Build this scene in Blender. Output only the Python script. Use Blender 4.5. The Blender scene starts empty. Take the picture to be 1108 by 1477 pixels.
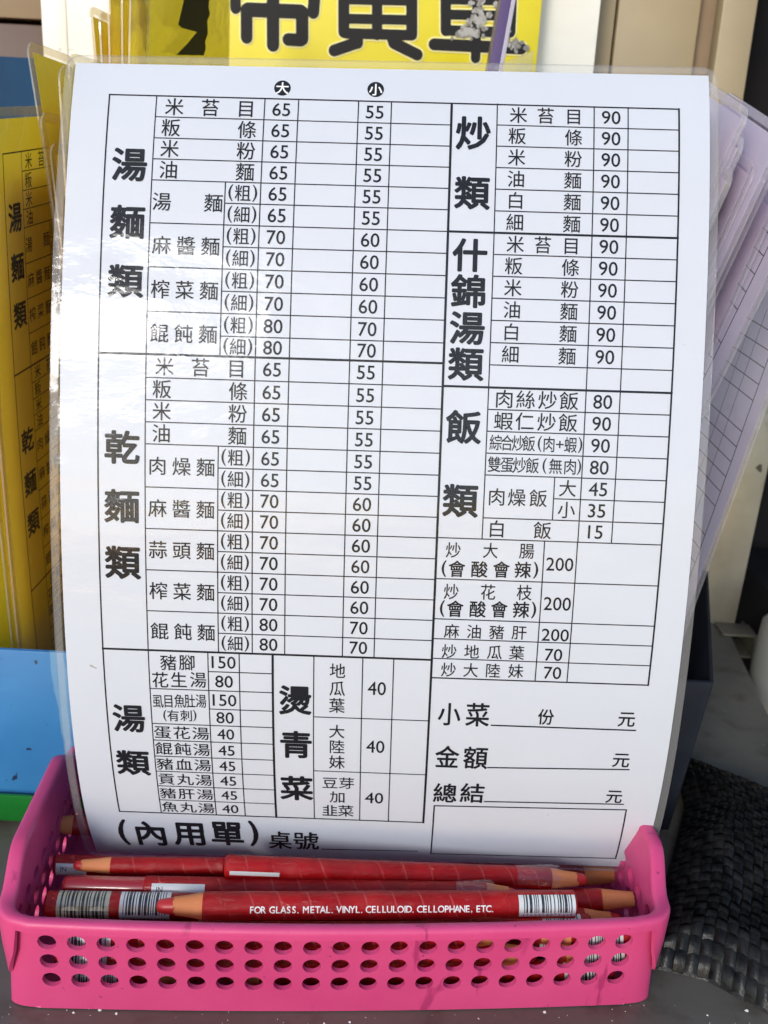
import bpy, math, random
import numpy as np
from mathutils import Vector, Matrix, noise

random.seed(7)
scene = bpy.context.scene
MM = 0.001
# ------------------------------------------------------------------ camera, sky, sun, exposure
PITCH = math.radians(18.0)
ROLL = math.radians(3.0)
CAM_H = 266.0                    # lens height above the counter, mm
FOC = 1400.0 / 1108.0            # focal length in picture widths
cam = bpy.data.cameras.new('camera')
cam.sensor_fit = 'HORIZONTAL'
cam.sensor_width = 36.0
cam.lens = 36.0 * FOC
cam.clip_start = 0.01
cam.clip_end = 100.0
cam.dof.use_dof = True
cam.dof.focus_distance = 0.325
cam.dof.aperture_fstop = 30.0
cam_o = bpy.data.objects.new('camera', cam)
scene.collection.objects.link(cam_o)
cam_o.location = (0, 0, CAM_H * MM)
cam_o.rotation_euler = (Matrix.Rotation(math.pi / 2 - PITCH, 3, 'X') @ Matrix.Rotation(ROLL, 3, 'Z')).to_euler()
scene.camera = cam_o

SUN_EL, SUN_AZ = math.radians(21), math.radians(202)    # azimuth clockwise from +Y (behind the camera, to the right)
world = bpy.data.worlds.new('World')
scene.world = world
world.use_nodes = True
wn = world.node_tree
bg = wn.nodes['Background']
sky = wn.nodes.new('ShaderNodeTexSky')
sky.sky_type = 'NISHITA'
sky.sun_disc = False
sky.sun_elevation = SUN_EL
sky.sun_rotation = SUN_AZ
sky.air_density = 1.0
sky.dust_density = 0.8
sky.ozone_density = 2.2
wn.links.new(sky.outputs[0], bg.inputs[0])
bg.inputs[1].default_value = 0.15
sun = bpy.data.lights.new('sun', 'SUN')
sun.energy = 1.15
sun.angle = math.radians(16)
sun.color = (1.0, 0.98, 0.95)
sun_o = bpy.data.objects.new('sun', sun)
scene.collection.objects.link(sun_o)
sdir = Vector((math.sin(SUN_AZ) * math.cos(SUN_EL), math.cos(SUN_AZ) * math.cos(SUN_EL), math.sin(SUN_EL)))
sun_o.rotation_euler = sdir.to_track_quat('Z', 'Y').to_euler()
scene.view_settings.view_transform = 'Standard'
scene.view_settings.look = 'None'
scene.view_settings.exposure = 0.70
scene.view_settings.gamma = 1.0
scene.view_settings.use_curve_mapping = False
scene.render.engine = 'CYCLES'
scene.cycles.max_bounces = 10
scene.cycles.transparent_max_bounces = 24
scene.cycles.caustics_reflective = False
scene.cycles.caustics_refractive = False

# ------------------------------------------------------------------ helpers
COL = scene.collection
CP, SP = math.cos(PITCH), math.sin(PITCH)
CR_, SR_ = math.cos(ROLL), math.sin(ROLL)

def unroll(x, y):
    return x * CR_ + y * SR_, y * CR_ - x * SR_

def at(px, py, Y):
    """the point (mm) at forward distance Y seen in the photograph's pixel px, py"""
    dx, dy = unroll((px - 554.0) / 1400.0, (py - 738.5) / 1400.0)
    f, u = CP - dy * SP, -(SP + dy * CP)
    k = Y / f
    return Vector((dx * k, Y, CAM_H + u * k))

def on_counter(px, py, z=0.0):
    dx, dy = unroll((px - 554.0) / 1400.0, (py - 738.5) / 1400.0)
    f, u = CP - dy * SP, -(SP + dy * CP)
    k = (z - CAM_H) / u
    return Vector((dx * k, f * k, z))

def lin(r, g, b):
    return tuple(((c / 255.0) / 12.92 if c / 255.0 <= 0.04045 else ((c / 255.0 + 0.055) / 1.055) ** 2.4) for c in (r, g, b)) + (1.0,)

class NT:
    def __init__(self, name):
        self.m = bpy.data.materials.new(name)
        self.m.use_nodes = True
        self.t = self.m.node_tree
        self.p = self.t.nodes['Principled BSDF']
        self.out = self.t.nodes['Material Output']
    def n(self, kind, **kw):
        x = self.t.nodes.new(kind)
        for k, v in kw.items():
            if k.startswith('i_'):
                x.inputs[k[2:].replace('_', ' ')].default_value = v
            else:
                setattr(x, k, v)
        return x
    def l(self, a, b):
        self.t.links.new(a, b)
    def noise(self, scale, detail=4.0, rough=0.55, coord='Object', stretch=None, dist=0.0):
        tc = self.n('ShaderNodeTexCoord')
        src = tc.outputs[coord]
        if stretch:
            mp = self.n('ShaderNodeMapping')
            mp.inputs['Scale'].default_value = stretch
            self.l(src, mp.inputs['Vector'])
            src = mp.outputs[0]
        nz = self.n('ShaderNodeTexNoise')
        nz.inputs['Scale'].default_value = scale
        nz.inputs['Detail'].default_value = detail
        nz.inputs['Roughness'].default_value = rough
        nz.inputs['Distortion'].default_value = dist
        self.l(src, nz.inputs['Vector'])
        return nz.outputs['Fac']
    def ramp(self, fac, stops, interp='LINEAR'):
        r = self.n('ShaderNodeValToRGB')
        r.color_ramp.interpolation = interp
        e = r.color_ramp.elements
        while len(e) < len(stops):
            e.new(0.5)
        for x, (p, c) in zip(e, stops):
            x.position = p
            x.color = c if len(c) == 4 else (*c, 1)
        self.l(fac, r.inputs[0])
        return r.outputs[0]
    def bump(self, h, strength=0.3, dist=0.001):
        b = self.n('ShaderNodeBump')
        b.inputs['Strength'].default_value = strength
        b.inputs['Distance'].default_value = dist
        self.l(h, b.inputs['Height'])
        return b.outputs[0]

def setp(p, **kw):
    names = {'rough': 'Roughness', 'metal': 'Metallic', 'coat': 'Coat Weight', 'coatr': 'Coat Roughness', 'spec': 'Specular IOR Level',
             'trans': 'Transmission Weight', 'sub': 'Subsurface Weight', 'alpha': 'Alpha', 'sheen': 'Sheen Weight'}
    for k, v in kw.items():
        p.inputs[names[k]].default_value = v

def mottled(name, c1, c2, scale, rough=0.5, lo=0.35, hi=0.65, bump=0.0, bscale=None, bdist=0.0005, stretch=None, specks=None, scuff=None, **kw):
    m = NT(name)
    c = m.ramp(m.noise(scale, 5, stretch=stretch), [(lo, c1), (hi, c2)])
    if specks:                      # small dark dirt spots: (scale, threshold, colour)
        f = m.ramp(m.noise(specks[0], 2, 0.5), [(specks[1], (0, 0, 0)), (specks[1] + 0.03, (1, 1, 1))])
        mx = m.n('ShaderNodeMix', data_type='RGBA')
        mx.inputs[7].default_value = (*specks[2], 1)
        m.l(f, mx.inputs[0]); m.l(c, mx.inputs[6])
        c = mx.outputs[2]
    if scuff:                       # drawn-out scratches: (scale, threshold, colour, strength)
        f = m.ramp(m.noise(scuff[0], 4, 0.6, stretch=(1, 1, 0.18), dist=1.2), [(scuff[1], (0, 0, 0)), (scuff[1] + 0.05, (scuff[3],) * 3)])
        mx = m.n('ShaderNodeMix', data_type='RGBA')
        mx.inputs[7].default_value = (*scuff[2], 1)
        m.l(f, mx.inputs[0]); m.l(c, mx.inputs[6])
        c = mx.outputs[2]
        setp(m.p, rough=rough)
        m.l(m.ramp(m.noise(scuff[0] * 0.7, 5), [(0.3, (rough * 0.75,) * 3), (0.7, (min(1, rough * 1.35),) * 3)]), m.p.inputs['Roughness'])
    m.l(c, m.p.inputs['Base Color'])
    setp(m.p, rough=rough, **kw)
    if bump:
        m.l(m.bump(m.noise(bscale or scale * 4, 4, stretch=stretch), bump, bdist), m.p.inputs['Normal'])
    return m.m

def film_mat(name, tint=(0.97, 0.975, 0.98), gloss=(1, 1, 1), wave=0.5, base=0.0165, haze=0.0, hazec=(0.9, 0.9, 0.9), rough=0.06, scale=28, dist=0.004, stretch=(1, 1, 1)):
    """clear laminate: see-through with a wavy glossy skin"""
    m = NT(name)
    m.t.nodes.remove(m.p)
    tr = m.n('ShaderNodeBsdfTransparent')
    tr.inputs[0].default_value = (*tint, 1)
    gl = m.n('ShaderNodeBsdfGlossy')
    gl.inputs['Color'].default_value = (*gloss, 1)
    m.l(m.ramp(m.noise(45, 5, 0.65), [(0.3, (rough * 0.5,) * 3), (0.72, (rough * 2.4,) * 3)]), gl.inputs['Roughness'])
    h1 = m.noise(scale, 3, 0.5, stretch=stretch)
    h2 = m.noise(scale * 9, 3, 0.6, stretch=stretch)
    mx = m.n('ShaderNodeMath', operation='MULTIPLY_ADD')
    mx.inputs[1].default_value = 0.06
    m.l(h2, mx.inputs[0]); m.l(h1, mx.inputs[2])
    bp = m.bump(mx.outputs[0], wave, dist)
    m.l(bp, gl.inputs['Normal'])
    lw = m.n('ShaderNodeLayerWeight')
    lw.inputs['Blend'].default_value = 0.5
    m.l(bp, lw.inputs['Normal'])
    pw = m.n('ShaderNodeMath', operation='POWER'); pw.inputs[1].default_value = 5.0
    m.l(lw.outputs['Facing'], pw.inputs[0])
    ma = m.n('ShaderNodeMath', operation='MULTIPLY_ADD'); ma.use_clamp = True
    ma.inputs[1].default_value = 1 - base; ma.inputs[2].default_value = base
    m.l(pw.outputs[0], ma.inputs[0])
    src = tr.outputs[0]
    if haze:
        df = m.n('ShaderNodeBsdfDiffuse'); df.inputs[0].default_value = (*hazec, 1)
        m0 = m.n('ShaderNodeMixShader'); m0.inputs[0].default_value = haze
        m.l(src, m0.inputs[1]); m.l(df.outputs[0], m0.inputs[2])
        src = m0.outputs[0]
    ms = m.n('ShaderNodeMixShader')
    m.l(ma.outputs[0], ms.inputs[0]); m.l(src, ms.inputs[1]); m.l(gl.outputs[0], ms.inputs[2])
    m.l(ms.outputs[0], m.out.inputs['Surface'])
    return m.m

def plain(name, c, rough=0.5, **kw):
    m = NT(name)
    m.p.inputs['Base Color'].default_value = c
    setp(m.p, rough=rough, **kw)
    return m.m

def thing(name, label, cat, loc=(0, 0, 0), group=None):
    o = bpy.data.objects.new(name, None)
    COL.objects.link(o)
    o.empty_display_size = 0.01
    o.location = Vector(loc) * MM
    tag(o, label, cat, group)
    return o

def tag(o, label, cat, group=None):
    o['label'] = label
    o['category'] = cat
    if group:
        o['group'] = group
    return o

def obj(name, verts, faces, mats, parent=None, smooth=False, idx=None, world_pts=True, sharp=None):
    """verts in mm; when parented and world_pts they are taken relative to the parent's place"""
    off = Vector((0, 0, 0))
    if parent is not None and world_pts:
        p = parent
        while p is not None:
            off += p.location / MM
            p = p.parent
    me = bpy.data.meshes.new(name)
    me.from_pydata([tuple((Vector(v) - off) * MM) for v in verts], [], faces)
    for m in (mats if isinstance(mats, (list, tuple)) else [mats]):
        me.materials.append(m)
    if idx is not None:
        me.polygons.foreach_set('material_index', idx)
    if smooth:
        me.polygons.foreach_set('use_smooth', [True] * len(me.polygons))
        if sharp:
            me.set_sharp_from_angle(angle=math.radians(sharp))
    me.update()
    o = bpy.data.objects.new(name, me)
    COL.objects.link(o)
    if parent is not None:
        o.parent = parent
    return o

def finish(o, bevel=0.0, segs=2, solid=0.0, offset=-1.0, sharp=35):
    """bake modifiers into the mesh"""
    if solid:
        m = o.modifiers.new('s', 'SOLIDIFY'); m.thickness = solid * MM; m.offset = offset
    if bevel:
        m = o.modifiers.new('b', 'BEVEL'); m.width = bevel * MM; m.segments = segs; m.limit_method = 'ANGLE'; m.angle_limit = math.radians(40)
    bpy.context.view_layer.update()
    dg = bpy.context.evaluated_depsgraph_get()
    me = bpy.data.meshes.new_from_object(o.evaluated_get(dg))
    me.name = o.name
    o.modifiers.clear()
    o.data = me
    me.polygons.foreach_set('use_smooth', [True] * len(me.polygons))
    me.set_sharp_from_angle(angle=math.radians(sharp))
    return o

class MB:
    def __init__(self):
        self.v, self.f, self.i = [], [], []
    def add(self, vs, fs, idx=0):
        b = len(self.v)
        self.v += [Vector(v) for v in vs]
        self.f += [tuple(b + k for k in f) for f in fs]
        self.i += [idx] * len(fs)
        return self
    def box(self, a, b, idx=0):
        x0, y0, z0 = a; x1, y1, z1 = b
        return self.hexa([(x0, y0, z0), (x1, y0, z0), (x1, y1, z0), (x0, y1, z0), (x0, y0, z1), (x1, y0, z1), (x1, y1, z1), (x0, y1, z1)], idx)
    def hexa(self, p, idx=0):
        return self.add(p, [(0, 3, 2, 1), (4, 5, 6, 7), (0, 1, 5, 4), (1, 2, 6, 5), (2, 3, 7, 6), (3, 0, 4, 7)], idx)
    def prism(self, pts, ext, idx=0):
        """polygon pts (counter-clockwise seen from +ext side) extruded by vector ext"""
        n = len(pts); e = Vector(ext)
        return self.add(list(pts) + [Vector(p) + e for p in pts],
                        [tuple(range(n - 1, -1, -1)), tuple(range(n, 2 * n))] + [(k, (k + 1) % n, n + (k + 1) % n, n + k) for k in range(n)], idx)
    def build(self, name, mats, parent=None, **kw):
        return obj(name, self.v, self.f, mats, parent, idx=self.i, **kw)

# ------------------------------------------------------------------ lettering: Blender's own font turned into flat meshes, cached
_G = {}
def glyph(s):
    if s not in _G:
        c = bpy.data.curves.new('tmp', 'FONT')
        c.body = s; c.size = 1.0; c.resolution_u = 3; c.fill_mode = 'FRONT'
        o = bpy.data.objects.new('tmp', c)
        COL.objects.link(o)
        bpy.context.view_layer.update()
        m = bpy.data.meshes.new_from_object(o.evaluated_get(bpy.context.evaluated_depsgraph_get()))
        v = [(p.co.x, p.co.y) for p in m.vertices]
        f = [tuple(p.vertices) for p in m.polygons]
        bpy.data.objects.remove(o); bpy.data.curves.remove(c); bpy.data.meshes.remove(m)
        if ord(s[0]) > 0x2e80:
            cx, cy = 0.5, 0.38
        else:
            xs, ys = [p[0] for p in v], [p[1] for p in v]
            cx, cy = (min(xs) + max(xs)) / 2, (min(ys) + max(ys)) / 2
        _G[s] = ([(x - cx, y - cy) for x, y in v], f)
    return _G[s]

STROKE = {0: (0, 0.0), 1: (4, 0.006), 2: (6, 0.016), 3: (8, 0.027)}
def put_text(mb, s, u, v, w, h, wt, surf, lift):
    """glyph s centred at u, v (v grows downwards) on the surface surf(u, v, height); heavier weights are thickened by shifted copies"""
    gv, gf = glyph(s)
    k, r = STROKE[wt]
    offs = [(0, 0)] + [(r * math.cos(2 * math.pi * j / k), r * math.sin(2 * math.pi * j / k)) for j in range(k)]
    for j, (ox, oy) in enumerate(offs):
        mb.add([surf(u + (x + ox) * w, v - (y + oy) * h, lift + 0.003 * j) for x, y in gv], gf)

def put_rule(mb, u0, s0, u1, s1, t, surf, lift):
    n = max(1, int(math.hypot(u1 - u0, s1 - s0) / 6))
    dx, dy = u1 - u0, s1 - s0
    L = math.hypot(dx, dy)
    nx, ny = -dy / L * t / 2, dx / L * t / 2
    ex, ey = dx / L * t / 2, dy / L * t / 2
    vs = []
    for k in range(n + 1):
        a = k / n
        x, y = u0 - ex + (dx + 2 * ex) * a, s0 - ey + (dy + 2 * ey) * a
        vs += [surf(x - nx, y - ny, lift), surf(x + nx, y + ny, lift)]
    mb.add(vs, [(2 * k, 2 * k + 2, 2 * k + 3, 2 * k + 1) for k in range(n)])

# ------------------------------------------------------------------ the print of the menu: positions on the paper in mm (u across from the middle, s down)
# rules: u0, s0, u1, s1, thickness; print: text, u, s, width, height, weight
PHI = [2.93298, -6.7939, 7.13746, -3.72427, 1.45357, -0.20475]
SHEET_T = [1.87, -147.19, 322.28]
SHEET_R = [0.0, 0.01197, 0.03297]
RULES = [
    (-92.3,12.26,95.56,11.83,0.5), (-76.65,19.63,20.89,19.63,0.38), (-76.65,26.94,20.89,26.94,0.38), (-76.65,34.1,20.89,34.1,0.38), 
    (-76.65,41.21,20.89,41.21,0.38), (-52.4,48.29,20.89,48.29,0.38), (-76.65,55.46,20.89,55.46,0.38), (-52.4,62.63,20.89,62.63,0.38), 
    (-76.65,69.89,20.89,69.89,0.38), (-52.4,77.14,20.89,77.14,0.38), (-76.65,84.37,20.89,84.37,0.38), (-52.4,91.75,20.89,91.75,0.38), 
    (-92.3,98.33,20.89,98.33,0.74), (-76.65,105.92,20.89,105.92,0.38), (-76.65,113.24,20.89,113.24,0.38), (-76.65,120.46,20.89,120.46,0.38), 
    (-76.65,127.72,20.89,127.72,0.38), (-52.4,134.96,20.89,134.96,0.38), (-76.65,142.02,20.89,142.02,0.38), (-52.4,149.01,20.89,149.01,0.38), 
    (-76.65,156.03,20.89,156.03,0.38), (-52.4,163.11,20.89,163.11,0.38), (-76.65,170.24,20.89,170.24,0.38), (-52.4,177.41,20.89,177.41,0.38), 
    (-76.65,184.68,20.89,184.68,0.38), (-52.4,191.97,20.89,191.97,0.38), (-92.3,199.07,20.89,199.07,0.74), (35.9,19.17,95.56,19.17,0.38), 
    (35.9,26.47,95.56,26.47,0.38), (35.9,33.75,95.56,33.75,0.38), (35.9,40.99,95.56,40.99,0.38), (35.9,48.2,95.56,48.2,0.38), 
    (20.89,55.42,95.56,55.42,0.74), (35.9,62.52,95.56,62.52,0.38), (35.9,69.62,95.56,69.62,0.38), (35.9,76.75,95.56,76.75,0.38), 
    (35.9,83.94,95.56,83.94,0.38), (35.9,91.15,95.56,91.15,0.38), (35.9,98.37,95.56,98.37,0.38), (20.89,105.7,95.56,105.7,0.74), 
    (35.9,112.85,95.56,112.85,0.38), (35.9,119.98,95.56,119.98,0.38), (35.9,127.17,95.56,127.17,0.38), (35.9,134.37,95.56,134.37,0.38), 
    (58.87,141.53,95.56,141.53,0.38), (35.9,148.67,95.56,148.67,0.38), (20.89,155.84,95.56,155.84,0.38), (20.89,169.9,95.56,169.9,0.38), 
    (20.89,184.04,95.56,184.04,0.38), (20.89,191.2,95.56,191.2,0.38), (20.89,198.43,95.56,198.43,0.38), (20.89,205.71,95.56,205.71,0.5), 
    (-76.65,213.65,-33.77,213.65,0.38), (-76.65,227.65,-33.77,227.65,0.38), (-76.65,234.61,-33.77,234.61,0.38), (-76.65,241.57,-33.77,241.57,0.38), 
    (-76.65,248.43,-33.77,248.43,0.38), (-76.65,255.39,-33.77,255.39,0.38), (-76.65,262.44,-33.77,262.44,0.38), (-92.3,269.55,20.89,269.55,0.55), 
    (-56.11,206.36,-33.77,206.36,0.38), (-56.11,220.95,-33.77,220.95,0.38), (-19.57,222.62,20.89,222.62,0.38), (-19.57,245.66,20.89,245.66,0.38), 
    (-92.3,12.26,-92.3,269.55,0.5), (-76.65,12.26,-76.65,269.55,0.38), (-40.77,12.26,-40.77,199.07,0.38), (-29.62,12.26,-29.62,199.07,0.38), 
    (-9.81,12.26,-9.81,199.07,0.38), (1.05,12.26,1.05,199.07,0.38), (-52.4,41.21,-52.4,98.33,0.38), (-52.4,127.72,-52.4,199.07,0.38), 
    (20.89,12.26,20.89,269.55,0.8), (35.9,11.83,35.9,155.84,0.38), (67.74,11.83,67.74,155.84,0.38), (78.87,11.83,78.87,155.84,0.38), 
    (95.56,11.83,95.56,205.71,0.6), (56.71,155.84,56.71,205.71,0.38), (67.66,155.84,67.66,205.71,0.38), (58.87,134.37,58.87,148.67,0.38), 
    (-56.11,199.07,-56.11,269.55,0.38), (-45.31,199.07,-45.31,269.55,0.38), (-33.77,199.07,-33.77,269.55,0.8), (-19.57,199.07,-19.57,269.55,0.38), 
    (-2.75,199.07,-2.75,269.55,0.38), (7.88,199.07,7.88,269.55,0.38), (42.84,223.47,93.09,223.51,0.55), (42.81,241.39,92.78,240.06,0.55), 
    (42.7,257.33,92.95,256.2,0.55), (24.52,260.35,94.47,258.9,0.55), (94.47,258.9,95.03,287.58,0.55), (95.03,287.58,24.63,289.06,0.55), 
    (24.63,289.06,24.52,260.35,0.55), (-17.01,288.71,19.26,287.65,0.55), 
]
PRINT_HEAD = [
    ('湯',-84.19,36.22,11.9,11.7,3), ('麵',-83.99,55.4,11.87,11.43,3), ('類',-84.01,74.72,11.87,11.3,3), ('乾',-84.33,129.1,12.01,11.46,3), 
    ('麵',-84.41,148.75,12.11,11.69,3), ('類',-84.48,167.94,12.24,12.03,3), ('炒',28.26,22.23,11.85,11.99,3), ('類',28.33,42.43,11.79,11.54,3), 
    ('什',28.28,62.98,11.77,11.31,3), ('錦',28.22,74.73,11.77,11.25,3), ('湯',28.19,86.65,11.78,11.23,3), ('類',28.16,98.35,11.8,11.24,3), 
    ('飯',28.26,118.89,11.85,11.33,3), ('類',28.11,143.16,11.96,11.56,3), ('湯',-84.76,225.91,11.77,11.77,3), ('類',-84.71,244.97,12.31,11.68,3), 
    ('燙',-25.96,216.29,11.84,11.88,3), ('青',-25.81,234.44,12.07,11.93,3), ('菜',-25.83,254.23,12.37,12.1,3), 
]
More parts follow.
